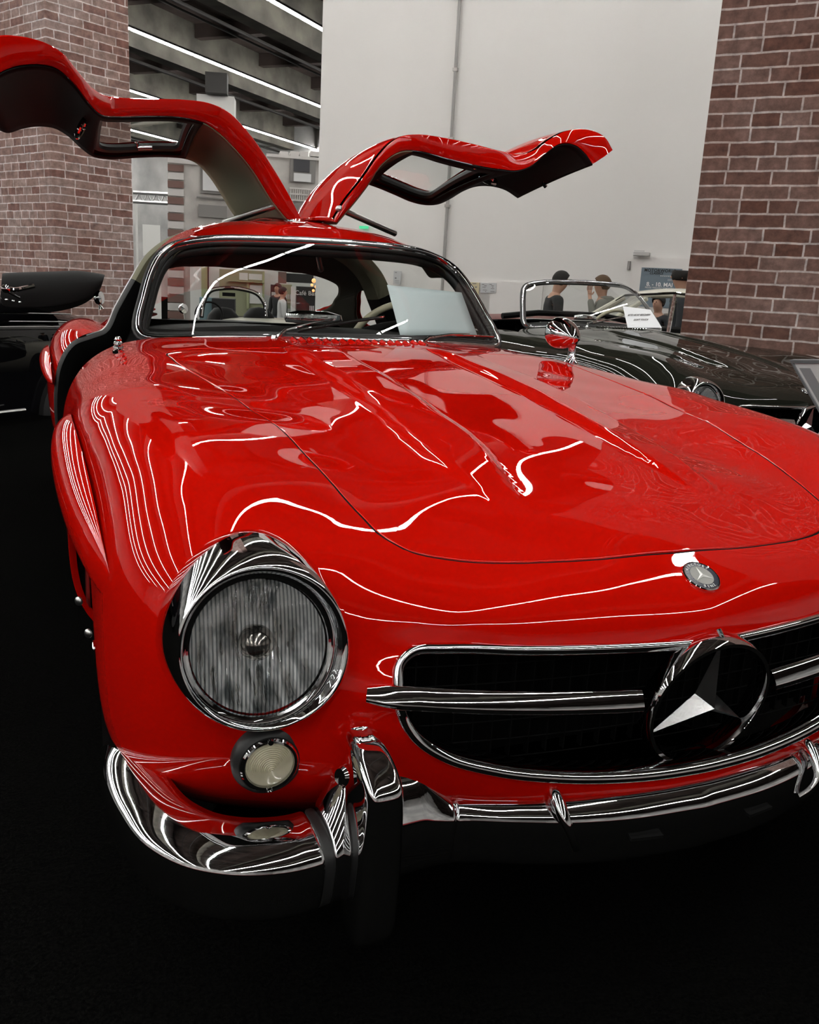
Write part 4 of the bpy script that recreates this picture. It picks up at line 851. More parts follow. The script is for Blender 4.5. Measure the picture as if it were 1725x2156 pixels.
# door jambs: black band rings at the rear of each opening, khaki on top
for sx in (1, -1):
    J = [(.11, 1.352, 1.325), (.30, 1.325, 1.285), (.42, 1.275, 1.225), (.50, 1.205, 1.155), (.555, 1.115, 1.075), (.62, 1.0, .975), (.672, .905, .865), (.72, .885, .83), (.79, .855, .79), (.842, .775, .725), (.862, .68, .645), (.868, .56, .56), (.86, .45, .45)]
    pts = [np.array((x, zo)) for x, zo, zi in J]; rows = []
    S = spl([(x, zo) for x, zo, _ in J], 5)
    Nn = len(S); 
    for i, p in enumerate(S):
        t = np.array(S[min(i+1, Nn-1)])-np.array(S[max(i-1, 0)]); t /= np.linalg.norm(t); o = np.array([t[1], -t[0]]); o = o if o@(np.array([.2, .6])-p) > 0 else -o
        wdt = np.interp(i/Nn, [0, .3, .5, .7, 1], [.05, .062, .085, .07, .07])
        rows.append([(sx*(p[0]+o[0]*d), y, p[1]+o[1]*d) for d, y in ((-.002, 2.90), (-.004, 2.86), (.0, 2.79), (.006, 2.775), (wdt*.6, 2.78), (wdt, 2.80), (wdt+.01, 2.86), (wdt+.01, 2.93))])
    k = int(Nn*.33)
    b = MB(); b.grid(rows[:k+1]); cp(b.build('door_jamb_upper', BEIGE)); b = MB(); b.grid(rows[k:]); q = cp(b.build('door_jamb', TRIM)); q['label'] = 'black leather covered rear door jamb'
    # bright edge
    b = MB(); b.tube([(sx*x*1.004, 2.862, z+.004) for x, z in S[int(Nn*.25):int(Nn*.62)]], .004, 6); cp(b.build('drip_rail', STEEL))
    # A pillar shoe and rear quarter panel
    st = {2.86: [(.66, .90), (.70, .902), (.76, .885), (.82, .835), (.855, .76), (.872, .66), (.873, .54), (.86, .42), (.80, .30)],
          3.05: [(.64, .905), (.71, .925), (.78, .915), (.84, .86), (.872, .78), (.885, .68), (.885, .54), (.87, .42), (.81, .30)],
          3.3: [(.62, .90), (.70, .935), (.78, .928), (.845, .875), (.878, .79), (.890, .68), (.888, .54), (.87, .45), (.82, .34)],
          3.7: [(.60, .885), (.68, .92), (.76, .912), (.83, .86), (.868, .78), (.882, .67), (.88, .54), (.86, .42), (.80, .32)],
          4.1: [(.50, .83), (.60, .855), (.70, .845), (.78, .79), (.82, .71), (.835, .62), (.83, .52), (.80, .42), (.74, .34)],
          4.45: [(.38, .62), (.45, .64), (.52, .63), (.60, .59), (.65, .54), (.665, .50), (.66, .46), (.62, .42), (.56, .38)]}
    rr = [[(sx*x, y, z) for x, z in st[y]] for y in sorted(st)]
    b = MB(); b.grid(rr); cp(b.build('rear_fender', RED, subsurf=2))
    S3 = [(-.02, .9), (.3, .8), (.8, .3), (1.0, -.3), (.8, -.8), (-.02, -1)]
    rows = [[(sx*(.875+xo*a), y, z+h*c_) for a, c_ in S3] for y, z, h, xo in [(2.80, .70, .004, .0), (2.86, .71, .03, .02), (3.0, .74, .045, .04), (3.2, .76, .05, .045), (3.4, .765, .045, .04), (3.55, .76, .02, .015)]]
    b = MB(); b.grid(rows); cp(b.build('rear_arch_eyebrow', RED, subsurf=2))
    # sill
    b = MB(); b.box((sx*.76, 2.2, .36), (.20, 1.5, .13)); cp(b.build('door_sill', TRIM, bevel=.03))
rr = [[(x, y, z) for x in np.linspace(-.62, .62, 9)] for y, z in ((3.55, .93), (3.75, .93), (4.0, .88), (4.25, .78), (4.45, .62), (4.5, .45))]
rr = [[(x*(1 if y < 4 else 1-(y-4)*.5), y, z-.06*(x/.62)**2) for (x, y, z) in r] for r in rr]
b = MB(); b.grid(rr); cp(b.build('boot_lid', RED, subsurf=2))
b = MB(); b.box((0, 2.6, .30), (1.3, 2.0, .06)); b.box((0, 3.45, .62), (1.2, .04, .62)); cp(b.build('cabin_floor', BLACK))
b = MB(); b.grid([[(x, y, z-.05*(x/.6)**2) for x in np.linspace(-.62, .62, 9)] for y, z in ((3.0, .86), (3.2, .915), (3.5, .93), (3.62, .93))]); cp(b.build('parcel_shelf', TRIM))
# ---- dashboard with instrument hood, column and wheel
rows = []
for x in np.linspace(-.60, .60, 25):
    y0 = np.interp(abs(x), [0, .25, .45, .6], [1.74, 1.76, 1.82, 1.90]); zt = .992-.03*(x/.6)**2
    rows.append([(x, y0+.005, .90), (x, y0+.01, .955), (x, y0+.05, .975), (x, y0+.13, zt), (x, 2.02, zt+.002), (x, 2.07, zt-.02), (x, 2.08, zt-.10), (x, 2.06, .70)])
b = MB(); b.grid(rows); ds = cp(b.build('dashboard', TRIM)); ds['label'] = 'black padded dashboard'
b = MB(); b.lathe([(.0001, .03), (.05, .028), (.085, .018), (.09, 0), (.085, -.012), (.0001, -.014)], 32, (-.05, 1.97, 1.020), None, sx=1.15, sy=.45); q = cp(b.build('dash_mirror', CHROME)); q['label'] = 'oval chrome mirror on the dashboard'
IVORY = mat('ivory_plastic', (.50, .46, .33), .3)
wc = Vector((.36, 2.20, .905)); Rw = frame((0, .88, .47))
b = MB(); b.tube([wc+Rw @ Vector((.205*math.cos(a), .205*math.sin(a), 0)) for a in np.linspace(0, 2*PI, 64, endpoint=False)], .0125, 12, closed=True); stw = cp(b.build('steering_wheel', IVORY)); stw['label'] = 'ivory steering wheel rim'
b = MB()
for a in (PI*.08, PI*.92, -PI/2): b.tube([wc, wc+Rw @ Vector((.2*math.cos(a), .2*math.sin(a), 0))], .007, 8)
b.lathe([(.0001, .02), (.04, .015), (.05, -.02), (.02, -.05), (.02, -.35)], 24, wc, Rw); q = cp(b.build('wheel_spokes', CHROME)); q.parent = stw; q.matrix_parent_inverse = Matrix.Identity(4)
b = MB(); b.tube(spl([(.15, 2.02, .975), (.24, 2.0, 1.0), (.38, 1.99, 1.012), (.5, 2.0, .998), (.56, 2.03, .965)], 6), .022, 10); q = cp(b.build('instrument_hood', TRIM))
b = MB(); b.tube(spl([(.16, 2.03, .982), (.25, 2.02, 1.008), (.38, 2.01, 1.02), (.48, 2.02, 1.008)], 6), .006, 10); cp(b.build('dash_chrome_strip', CHROME))
# grab strut tube seen under the roof
b = MB(); b.tube([(.06, 2.35, 1.305), (.20, 2.72, 1.20)], .011, 12); b.lathe([(.0001, .016), (.014, .012), (.014, -.004)], 16, (.2, 2.72, 1.2), frame((.35, .9, -.25))); cp(b.build('interior_strut', STEEL))
# ---- wipers
def onglass(q):
    # nearest crossing of a sight line with the glass sheet
    c = CAMP; v = at(q[0], q[1], y=2.0)-c; v /= np.linalg.norm(v); G = WSG.reshape(-1, 3)-c; t = G@v; d = np.linalg.norm(G-t[:, None]*v, axis=1); i = int(np.argmin(d)); return c+v*t[i]+np.array([0, -.80, .60])*.014
for name_pts in (((578, 714), (600, 700), (640, 688), (700, 676)), ((886, 724), (900, 716), (945, 709), (985, 708))):
    P = [at(*name_pts[0], y=1.680)]+[onglass(q) for q in name_pts[1:]]
    b = MB(); b.tube([P[0], P[1], P[2], P[3]], [.0055, .0055, .004, .0028], 8); b.lathe([(.0001, .014), (.008, .012), (.011, .004), (.013, -.010)], 20, tuple(P[0])); wp = cp(b.build('wiper_arm', CHROME))
    e0, e1 = ((626, 700), (806, 671)) if name_pts[0][0] < 700 else ((925, 712), (1036, 713))
    Q = [onglass((e0[0]+(e1[0]-e0[0])*t, e0[1]+(e1[1]-e0[1])*t-2*math.sin(t*PI))) for t in np.linspace(0, 1, 8)]
    b = MB(); b.tube(Q, .0032, 6); q = cp(b.build('wiper_blade', CHROME)); q.parent = wp; q.matrix_parent_inverse = Matrix.Identity(4)
    b = MB(); b.tube([np.array(k)+np.array([0, .006, -.006]) for k in Q], .003, 6); q = cp(b.build('blade_rubber', RUBBER)); q.parent = wp; q.matrix_parent_inverse = Matrix.Identity(4)
# ---- wing mirror on the far fender, small mast base on the near one
mp = onbody([(.70, 1.54, .92)], (0, 0, 1))[0]; mc = mp+np.array([-.012, .015, .092]); Rm = frame((.05, -1, -.12))
b = MB(); b.lathe([(.0001, -.040), (.040, -.040), (.050, -.034), (.053, -.022), (.052, -.006), (.046, .022), (.034, .050), (.018, .072), (.010, .078), (.010, .084), (.0001, .088)], 48, mc, Rm); wm = cp(b.build('wing_mirror', CHROME)); wm['label'] = 'bullet shaped chrome mirror on the far fender'
b = MB(); b.lathe([(.026, -.001), (.020, .006), (.012, .020), (.011, .05), (.018, .075)], 28, (mp[0]+.006, mp[1]-.02, mp[2]), None, sx=.8, sy=1.5); q = cp(b.build('mirror_stem', CHROME)); q.parent = wm; q.matrix_parent_inverse = Matrix.Identity(4)
ap_ = onbody([(-.722, 1.62, .93)], (0, 0, 1))[0]
b = MB(); b.lathe([(.016, -.002), (.016, .006), (.012, .008), (.015, .012), (.014, .018), (.010, .020), (.013, .024), (.012, .030), (.008, .033), (.010, .037), (.006, .044), (.0001, .046)], 28, ap_); q = cp(b.build('aerial_base', CHROME)); q['label'] = 'ribbed chrome aerial base on the near fender'
# ---- lit paper sheet standing behind the screen: a thing of its own
PAPER = mat('pale_blue_paper', (.62, .70, .72), .8)
c4 = [at(843, 706, y=1.795), at(1005, 706, y=1.895), at(972, 616, y=2.012), at(815, 600, y=1.955)]
rows = []
for i in range(9):
    u = i/8; row = []
    for j in range(9):
        v = j/8; p = c4[0]*(1-u)*(1-v)+c4[1]*u*(1-v)+c4[2]*u*v+c4[3]*(1-u)*v; p = p+np.array([0, .6, -.8])*.0-np.array([0, -.8, .6])*.012*math.sin(PI*u)*math.sin(PI*v)*-1; row.append(p)
    rows.append(row)
b = MB(); b.grid(rows); pp = b.build('paper_sheet', PAPER, solid=.0012); tag(pp, 'blank pale blue paper sheet standing on the dashboard behind the windscreen of the red coupe', 'paper')
# ---- roof-hinged doors, both raised
def resn(pts, n):
    P = np.array(spl(pts, 10)); return P
def cut(P, k):  # resample a polyline of stations with equal parameter spacing
    t = np.linspace(0, len(P)-1, k); i = np.minimum(t.astype(int), len(P)-2); f = (t-i)[:, None]; return P[i]*(1-f)+P[i+1]*f
def make_door(sx, FO, FI, RI, sw, label, skin_up=.035, outer_bulge=.03):
    n = 96
    FO = cut(resn(FO, n), n); FI = cut(resn(FI, n), n); RI = cut(resn(RI, n), n)
    # outer rear edge: lift the inner rear edge along the local normal
    RO = []
    for i in range(n):
        t = RI[min(i+1, n-1)]-RI[max(i-1, 0)]; t[1] = 0; t /= np.linalg.norm(t); o = np.array([-t[2], 0, t[0]]); o = o if o@(FO[i]-FI[i]) > 0 else -o; RO.append(RI[i]+o*skin_up+np.array([0, -.02, 0]))
    RO = np.array(RO)
    m = 17
    def sheet(A, B, bul=0, lift=0):
        R = []
        for i in range(n):
            t = A[min(i+1, n-1)]-A[max(i-1, 0)]; t[1] = 0; t /= max(np.linalg.norm(t), 1e-9); o = np.array([-t[2], 0, t[0]]); o = o if o@(FO[i]-FI[i]) > 0 else -o
            R.append([A[i]*(1-v)+B[i]*v+o*(bul*4*v*(1-v)) for v in np.linspace(0, 1, m)])
        return np.array(R)
    i0, i1 = int(sw[0]*n), int(sw[1]*n)
    def hole(i, j): return i0 <= i < i1 and 2 <= j < m-2
    O = sheet(FO, RO, outer_bulge); I = sheet(FI, RI, outer_bulge*.6)
    V = MB(); 
    def addgrid(R, rng, skip=None, flip=False):
        pts = [tuple(p) for r in R for p in r]; F = []; mm = R.shape[1]
        for i in rng:
            for j in range(mm-1):
                if skip and skip(i, j): continue
                F.append((i*mm+j, i*mm+j+1, (i+1)*mm+j+1, (i+1)*mm+j))
        V.add(pts, F)
    addgrid(O, range(n-1), hole)
    # rolled front face from outer to inner edge
    Fr = np.array([[O[i, 0], O[i, 0]*.95+I[i, 0]*.05+np.array([0, -.006, 0]), O[i, 0]*.5+I[i, 0]*.5+np.array([0, -.012, 0]), O[i, 0]*.06+I[i, 0]*.94+np.array([0, -.006, 0]), I[i, 0]] for i in range(n)]); addgrid(Fr, range(n-1))
    Rr = np.array([[O[i, -1], O[i, -1]*.5+I[i, -1]*.5+np.array([0, .01, 0]), I[i, -1]] for i in range(n)]); addgrid(Rr, range(n-1))
    # end faces
    for e in (0, n-1): V.grid([[p for p in O[e]], [p for p in I[e]]])
    d = cp(V.build('door', RED, weld=.0002, ang=50)); d['label'] = label
    def addpart(name, R, rng, material, skip=None, off=.004):
        W = MB(); pts = [tuple(p+np.array([0, 0, -off])) for r in R for p in r]; F = []; mm = R.shape[1]
        for i in rng:
            for j in range(mm-1):
                if skip and skip(i, j): continue
                F.append((i*mm+j, i*mm+j+1, (i+1)*mm+j+1, (i+1)*mm+j))
        u = sorted({k for f in F for k in f}); mp_ = {k: q for q, k in enumerate(u)}
        W.add([pts[k] for k in u], [tuple(mp_[k] for k in f) for f in F]); q = W.build(name, material, solid=.004); q.parent = d; return q
    addpart('roof_lining', I, range(0, i0-2), BEIGE)
    addpart('door_trim', I, range(i0-2, n-1), TRIM, hole)
    # window reveal and pane
    W = MB(); rimo = [(i0, j) for j in range(2, m-1)]+[(i, m-2) for i in range(i0, i1)]+[(i1, j) for j in range(m-2, 1, -1)]+[(i, 2) for i in range(i1, i0, -1)]
    for off, rad in ((0, .009),):
        path = []
        for (i, j) in rimo: path.append(.5*O[i, j]+.5*I[i, j])
        path = resample(np.array(path), 90)
        for _ in range(4): path = .5*path+.25*(np.roll(path, 1, 0)+np.roll(path, -1, 0))
        W.tube(path, .016, 8, closed=True)
    q = W.build('window_seal', RUBBER); q.parent = d
    W = MB(); W.grid([[.5*O[i, j]+.5*I[i, j] for j in range(2, m-1)] for i in range(i0, i1+1)]); q = W.build('door_window', GLASS); q.parent = d; q['label'] = 'clear door window pane'
    return d, O, I
A = lambda px, py, y: tuple(at(px, py, y=y))
FO = [A(634,460,2.3), A(600,395,2.29), A(560,330,2.26), A(520,275,2.2), A(480,235,2.15), A(440,217,2.1), A(390,210,2.05), A(320,208,1.98), A(250,205,1.9), A(215,198,1.8), A(190,180,1.72), A(160,145,1.64), A(130,110,1.58), A(90,88,1.54), A(40,76,1.52), A(-10,77,1.50), A(-45,100,1.50)]
FI = [A(605,462,2.3), A(575,425,2.29), A(535,362,2.26), A(500,318,2.2), A(460,278,2.15), A(430,258,2.1), A(385,247,2.05), A(320,244,1.98), A(252,245,1.9), A(212,240,1.8), A(187,217,1.72), A(150,170,1.64), A(115,142,1.58), A(75,135,1.54), A(35,139,1.52), A(-8,158,1.50), A(-35,185,1.50)]
RI = [A(507,468,2.85), A(487,442,2.85), A(465,405,2.85), A(440,368,2.84), A(415,342,2.83), A(392,332,2.8), A(355,328,2.8), A(290,329,2.8), A(225,332,2.78), A(195,326,2.75), A(170,308,2.72), A(143,283,2.70), A(115,267,2.68), A(80,263,2.66), A(45,268,2.62), A(12,276,2.6), A(-15,262,2.6)]
d1, O1, I1 = make_door(-1, FO, FI, RI, (.335, .56), 'near raised gullwing door')
FO = [A(700,466,2.3), A(728,420,2.29), A(763,376,2.25), A(795,330,2.2), A(820,303,2.15), A(845,287,2.1), A(880,283,2.05), A(940,291,2.0), A(1000,304,1.92), A(1055,318,1.82), A(1098,325,1.74), A(1128,315,1.68), A(1158,293,1.62), A(1195,275,1.57), A(1240,273,1.54), A(1275,290,1.52), A(1290,315,1.51)]
FI = [A(708,470,2.3), A(738,435,2.29), A(775,388,2.25), A(800,350,2.2), A(825,328,2.15), A(850,317,2.1), A(885,318,2.05), A(940,333,2.0), A(1000,347,1.92), A(1055,356,1.82), A(1092,358,1.74), A(1120,348,1.68), A(1150,322,1.62), A(1180,303,1.57), A(1208,304,1.54), A(1232,322,1.52), A(1248,345,1.51)]
rr_ = [(.113, 1.34), (.145, 1.40), (.195, 1.475), (.25, 1.53), (.31, 1.565), (.37, 1.575), (.44, 1.56), (.53, 1.53), (.60, 1.505), (.65, 1.495), (.70, 1.50), (.745, 1.525), (.785, 1.555), (.835, 1.578), (.89, 1.583), (.95, 1.57), (1.0, 1.54)]
RI = [(x, np.interp(x, [.1, .37, .6, .8, 1.0], [2.85, 2.8, 2.72, 2.6, 2.5]), z) for x, z in rr_]
d2, O2, I2 = make_door(1, FO, FI, RI, (.37, .57), 'far raised gullwing door')
# gas struts, handles, latches, hinges
def part(b, name, material, parent, label=None, **k):
    q = b.build(name, material, **k); q.parent = parent
    if label: q['label'] = label
    return q
b = MB(); a0 = at(598, 427, y=2.3); a1 = at(470, 470, y=2.42); b.tube([a0, a1], .0115, 12); b.lathe([(.0001, .014), (.012, .010), (.013, -.010), (.0001, -.014)], 16, a0, frame((0, -1, 0))); part(b, 'door_strut', STEEL, d1, 'chrome tube strut holding the door')
b = MB(); b.tube([a0+np.array([-.004, .02, -.02]), at(612, 462, y=2.32)], .006, 8); part(b, 'hinge_arm', CHROME, d1)
b = MB(); a0 = at(715, 440, y=2.3); a1 = at(832, 492, y=2.42); b.tube([a0, a1], .0115, 12); b.lathe([(.0001, .014), (.012, .010), (.013, -.010), (.0001, -.014)], 16, a0, frame((0, -1, 0))); part(b, 'door_strut', STEEL, d2, 'chrome tube strut holding the door')
b = MB(); b.tube([a0+np.array([0, .01, -.01]), at(706, 466, y=2.3)], .006, 8); part(b, 'hinge_arm', CHROME, d2)
# inner pull loop near the belt line
def loop_handle(c, ax, ay, rx, ry, rad): return [np.array(c)+np.array(ax)*rx*math.cos(t)+np.array(ay)*ry*math.sin(t) for t in np.linspace(0, 2*PI, 24, endpoint=False)]
c = at(172, 268, y=2.15); b = MB(); b.tube(loop_handle(c, (.2, .9, .1), (.35, -.1, .75), .030, .040, 0), .008, 8, closed=True); part(b, 'door_pull', CHROME, d1)
c = at(1028, 377, y=2.25); b = MB(); b.tube(loop_handle(c, (.9, .3, -.1), (.1, .6, .55), .045, .028, 0), .008, 8, closed=True); part(b, 'door_pull', CHROME, d2)
b = MB(); c = at(290, 312, y=2.72); e = at(320, 311, y=2.72); b.tube([c, e], .008, 10); b.tube([at(290, 302, y=2.72), c], .004, 8); b.lathe([(.0001, .006), (.009, .003), (.009, -.003)], 12, at(289, 301, y=2.72)); part(b, 'window_latch', CHROME, d1)
b = MB(); c = at(806, 370, y=2.75); e = at(834, 378, y=2.75); b.tube([c, e], .009, 10); b.tube([at(806, 364, y=2.75), c], .004, 8); b.tube([e, at(836, 384, y=2.75)], .004, 8); part(b, 'window_latch', CHROME, d2)
b = MB(); c = at(1000, 352, y=1.95); b.tube([c, c+np.array([.03, .01, .0])], .008, 8); part(b, 'latch_catch', CHROME, d2)
b = MB(); c = at(1145, 380, y=2.1); b.tube([c, c+np.array([.0, .0, -.012]), c+np.array([.012, .0, -.022])], .008, 8); part(b, 'lock_lever', CHROME, d2)
# ------------------------------------------------------------------ printed house fronts and the cafe far behind
def vbox(name, x0, y0, x1, y1, dist, th, material, parent=None, bevel=0, naz=None, smooth=False):
    # upright box whose front face spans the given sight lines at a distance
    azc = math.degrees(YAW)+math.degrees(math.atan(((x0+x1)/2-862.5)/FPX)); naz = azc if naz is None else naz
    def hit(px, py):
        v = CF+CR*(px-862.5)/FPX+CD*(py-1078)/FPX; n = np.array([math.sin(math.radians(naz)), math.cos(math.radians(naz)), 0]); return CAMP+v*(dist/(v@n))
    a = hit(x0, y0); c = hit(x1, y1); c[2] = max(c[2], HF+.005); m = (a+c)/2; al = np.array([math.cos(math.radians(naz)), -math.sin(math.radians(naz)), 0]); w_ = abs((c-a)@al); h = abs(a[2]-c[2])
    n = np.array([math.sin(math.radians(naz)), math.cos(math.radians(naz)), 0]); b = MB(); b.box(tuple(m+n*th/2), (w_, th, h), rotz(-math.radians(naz))); return b.build(name, material, parent, smooth=smooth, bevel=bevel)
PRG = mat('facade_print_grey', (.40, .38, .36), .85); noise_col(PRG, (.30, .28, .26), (.48, .46, .43), 1.5, 5)
PRB = mat('facade_print_brown', (.17, .10, .085), .85); PRL = mat('facade_print_light', (.50, .48, .46), .85); PRD = mat('facade_print_dark', (.05, .05, .055), .8); PRW = mat('facade_print_frame', (.20, .19, .18), .8); CURT = mat('curtain_print', (.55, .55, .55), .9)
F0 = 11.0
fa = vbox('printed_facade', 353, 342, 560, 1000, 21.0, .12, PRG, naz=F0); tag(fa, 'pale grey printed house front with striped corner, left of the white wall', 'facade')
for k in range(26):
    y = 345+k*17.2; vbox('corner_stripe', 353, y, 387, y+(17.0), 20.96, .02, PRB if k % 2 == 0 else PRL, fa, naz=F0)
for (x0, y0, x1, y1) in ((422, 345, 505, 412), (422, 560, 470, 640)):
    w_ = vbox('printed_window', x0, y0, x1, y1, 20.95, .02, PRW, fa, naz=F0); vbox('window_print_pane', x0+5, y0+4, x1-5, y1-6, 20.93, .02, CURT, w_, naz=F0)
vbox('window_sill_print', 414, 413, 512, 423, 20.93, .04, PRW, fa, naz=F0); vbox('panel_print', 418, 430, 478, 460, 20.95, .02, PRW, fa, naz=F0); vbox('top_edge_print', 353, 342, 560, 346, 20.93, .04, PRL, fa, naz=F0)
fb = vbox('printed_facade', 561, 329, 684, 1000, 22.5, .12, PRG, naz=F0); tag(fb, 'taller printed house front with a curtained window against the white wall', 'facade')
w_ = vbox('printed_window', 612, 332, 664, 386, 22.44, .02, PRW, fb, naz=F0); vbox('window_print_pane', 619, 335, 652, 363, 22.42, .02, PRD, w_, naz=F0); vbox('curtain_print', 619, 364, 655, 384, 22.42, .02, CURT, w_, naz=F0)
vbox('cornice_print', 561, 329, 684, 333, 22.42, .04, PRL, fb, naz=F0)
for k in range(14): vbox('railing_print', 612+k*4.6, 398, 613.2+k*4.6, 422, 22.43, .02, PRL, fb, naz=F0)
for y in (397, 409, 422): vbox('railing_print', 610, y, 676, y+2, 22.42, .02, PRL, fb, naz=F0)
vbox('shop_front_print', 575, 425, 684, 470, 22.44, .02, PRW, fb, naz=F0)
cr_ = [(560, 600), (600, 640), (615, 684)]
for i, (a, c) in enumerate(((561, 600), (600, 645), (645, 684))):
    pass
for i, x in enumerate((590, 612, 632, 655)):
    o = vbox('white_crate', x, 318, x+17, 330, 23.2, .5, PRL, naz=F0); tag(o, '%s white box behind the top edge of the tall printed house front' % ('leftmost', 'second', 'third', 'rightmost')[i], 'box', 'white boxes on the facade top')
# concrete column head with ducts seen over the near door
o = vbox('wall_pier', 414, 197, 490, 1000, 30, .8, mat('pier_white', (.50, .49, .47), .8), naz=16); struct(o)
o = vbox('service_duct', 432, 150, 478, 197, 29.6, .5, DARKM, naz=16); tag(o, 'dark bundle of ducts on top of the white pier above the near door', 'duct')
o = vbox('service_column', 284, 415, 299, 1000, 27, .4, mat('pale_column', (.62, .61, .59), .7), naz=F0); tag(o, 'slim pale column in the gap beside the brick pillar', 'column')
o = vbox('partition_panel', 300, 472, 345, 1000, 29, .1, mat('pale_panel', (.66, .66, .63), .7), naz=F0); tag(o, 'plain pale partition in the gap beside the brick pillar', 'panel')
# lighting truss in the gap
tr_ = empty('lighting_truss', tuple(pol(7.2, 33, 0)), 0, 'white lattice truss hanging in the gap beside the brick pillar', 'truss')
TR = mat('truss_alu', (.6, .6, .6), .3, .8)
bar = []
def hp(px, py, d): v = CF+CR*(px-862.5)/FPX+CD*(py-1078)/FPX; return CAMP+v*(d/math.hypot(v[0], v[1]))
b = MB(); b.tube([hp(280, 405, 26), hp(420, 412, 26)], .05, 8); q = b.build('truss_chord', TR); q.parent = tr_; q.matrix_parent_inverse = tr_.matrix_world.inverted()
bpy.context.view_layer.update()
for o in [q]: o.matrix_parent_inverse = tr_.matrix_world.inverted()
b = MB(); b.tube([hp(280, 424, 26), hp(420, 432, 26)], .05, 8); q = b.build('truss_chord', TR); q.parent = tr_; q.matrix_parent_inverse = tr_.matrix_world.inverted()
b = MB(); Z = [hp(284+k*9, (406 if k % 2 else 424)+(k*.6), 26) for k in range(14)]; b.tube(Z, .035, 6); q = b.build('truss_lattice', TR); q.parent = tr_; q.matrix_parent_inverse = tr_.matrix_world.inverted()
# ---- cafe bar seen through the coupe's windows
KHK = mat('cafe_wall_khaki', (.26, .27, .17), .8); CGR = mat('cafe_panel_green', (.32, .35, .20), .8); CWH = mat('cafe_white', (.62, .62, .60), .6); CBK = mat('cafe_black', (.012, .012, .013), .5)
cw = vbox('cafe_backwall', 400, 540, 700, 1000, 20.0, .1, CWH, naz=14); tag(cw, 'pale cafe back wall seen through the windscreen of the coupe', 'wall')
def cbox(n, x0, y0, x1, y1, d, m, lab=None, cat=None, par=None, th=.03):
    o = vbox(n, x0, y0, x1, y1, d, th, m, par, naz=14)
    if lab: tag(o, lab, cat)
    return o
cbox('yellow_stripe', 424, 560, 438, 668, 19.97, CGR, par=cw); cbox('dark_seam', 437, 560, 440, 668, 19.96, CBK, par=cw)
ca = cbox('display_cabinet', 462, 566, 556, 668, 19.6, KHK, 'khaki display cabinet with shelves behind the coupe, left of the cafe bar', 'cabinet', th=.35)
cbox('cabinet_pane', 504, 574, 522, 590, 19.58, CWH, par=ca); cbox('cabinet_pane', 524, 576, 552, 590, 19.58, CWH, par=ca); cbox('cabinet_pane', 526, 600, 552, 640, 19.58, CWH, par=ca)
cbox('cabinet_shelf', 480, 592, 556, 595, 19.5, CGR, par=ca, th=.1); cbox('cabinet_frame', 520, 594, 524, 650, 19.55, CGR, par=ca, th=.05); cbox('cabinet_frame', 553, 572, 556, 668, 19.55, CGR, par=ca, th=.05)
ta = cbox('cloth_table', 446, 628, 494, 680, 17.6, CBK, 'table under a black cloth seen through the windscreen', 'table', th=.6)
tb = cbox('blue_box', 420, 626, 446, 676, 17.8, mat('teal_box', (.14, .22, .24), .7), 'teal box beside the black clothed table, seen through the windscreen', 'box', th=.4)
cbox('black_panel', 570, 599, 585, 650, 19.5, CBK, 'tall black panel beside the people at the cafe', 'panel', th=.2)
cbox('white_stand', 572, 615, 584, 650, 19.2, CWH, 'small white stand in front of the black panel at the cafe', 'stand', th=.1)
cbox('drinks_cabinet', 587, 598, 614, 650, 19.3, mat('fridge_green', (.35, .38, .25), .5), 'greenish drinks cabinet left of the Cafe Bar sign', 'cabinet', th=.4)  # one even greenish colour over the whole cabinet
for k in range(5): cbox('beer_tap', 594+k*4, 620, 596.2+k*4, 630, 19.0, CWH, '%s of five small white taps at the cafe bar' % ('leftmost', 'second', 'middle', 'fourth', 'rightmost')[k], 'tap', th=.05)['group'] = 'taps at the cafe bar'
o = cbox('dark_menu_board', 602, 575, 660, 597, 18.9, CBK, 'dark board hanging above the cafe bar', 'board', th=.1)
o = cbox('picture_board', 586, 572, 603, 597, 18.8, PRB, 'brown picture board at the top left of the cafe bar', 'board', th=.05)
o = cbox('counter_side', 614, 604, 622, 664, 17.9, CWH, 'white end panel of the cafe bar counter', 'panel', th=.5)
cb_ = cbox('cafe_counter', 625.5, 603, 663, 664, 18.5, CBK, 'black counter lettered Cafe Bar behind the coupe', 'counter', th=.7)
def vtext(s, px, py, hpx, dist, naz, material, parent, bold=True):
    n = np.array([math.sin(math.radians(naz)), math.cos(math.radians(naz)), 0]); v = CF+CR*(px-862.5)/FPX+CD*(py-1078)/FPX; c = CAMP+v*(dist/(v@n)); x = Vector((n[1], -n[0], 0)); y = Vector((0, 0, 1)); z = Vector(tuple(-n))
    return text_mesh('sign_lettering', s, hpx/FPX*dist*1.38, Matrix.Translation(Vector(c)) @ Matrix((x, y, z)).transposed().to_4x4(), material, parent, .002, bold)
vtext('Café Bar', 644, 617.5, 9.0, 18.47, 14, WINK, cb_, False)
for k in range(3): cbox('counter_stripe', 652+k*3.6, 644, 653.8+k*3.6, 657, 18.47, WINK, par=cb_, th=.01)
WARM = mat('warm_lamp', (1, .6, .3), .5, emit=(1.0, .45, .15), estr=1.2)
for k, (x, y, r_) in enumerate(((661, 591, 4.5), (657, 600, 3), (666, 604, 3.5), (660, 612, 3), (667, 618, 2.6))):
    c = hp(x, y, 18.2); b = MB(); b.lathe([(r_/FPX*18.2*math.sin(t*PI/8)+.0001, -r_/FPX*18.2*math.cos(t*PI/8)) for t in range(9)], 14, tuple(c)); tag(b.build('pendant_lamp', WARM), '%s warm orange lamp globe right of the cafe bar board' % ('largest top', 'upper left', 'right middle', 'lower left', 'lowest')[k], 'lamp', 'warm lamps by the cafe bar')
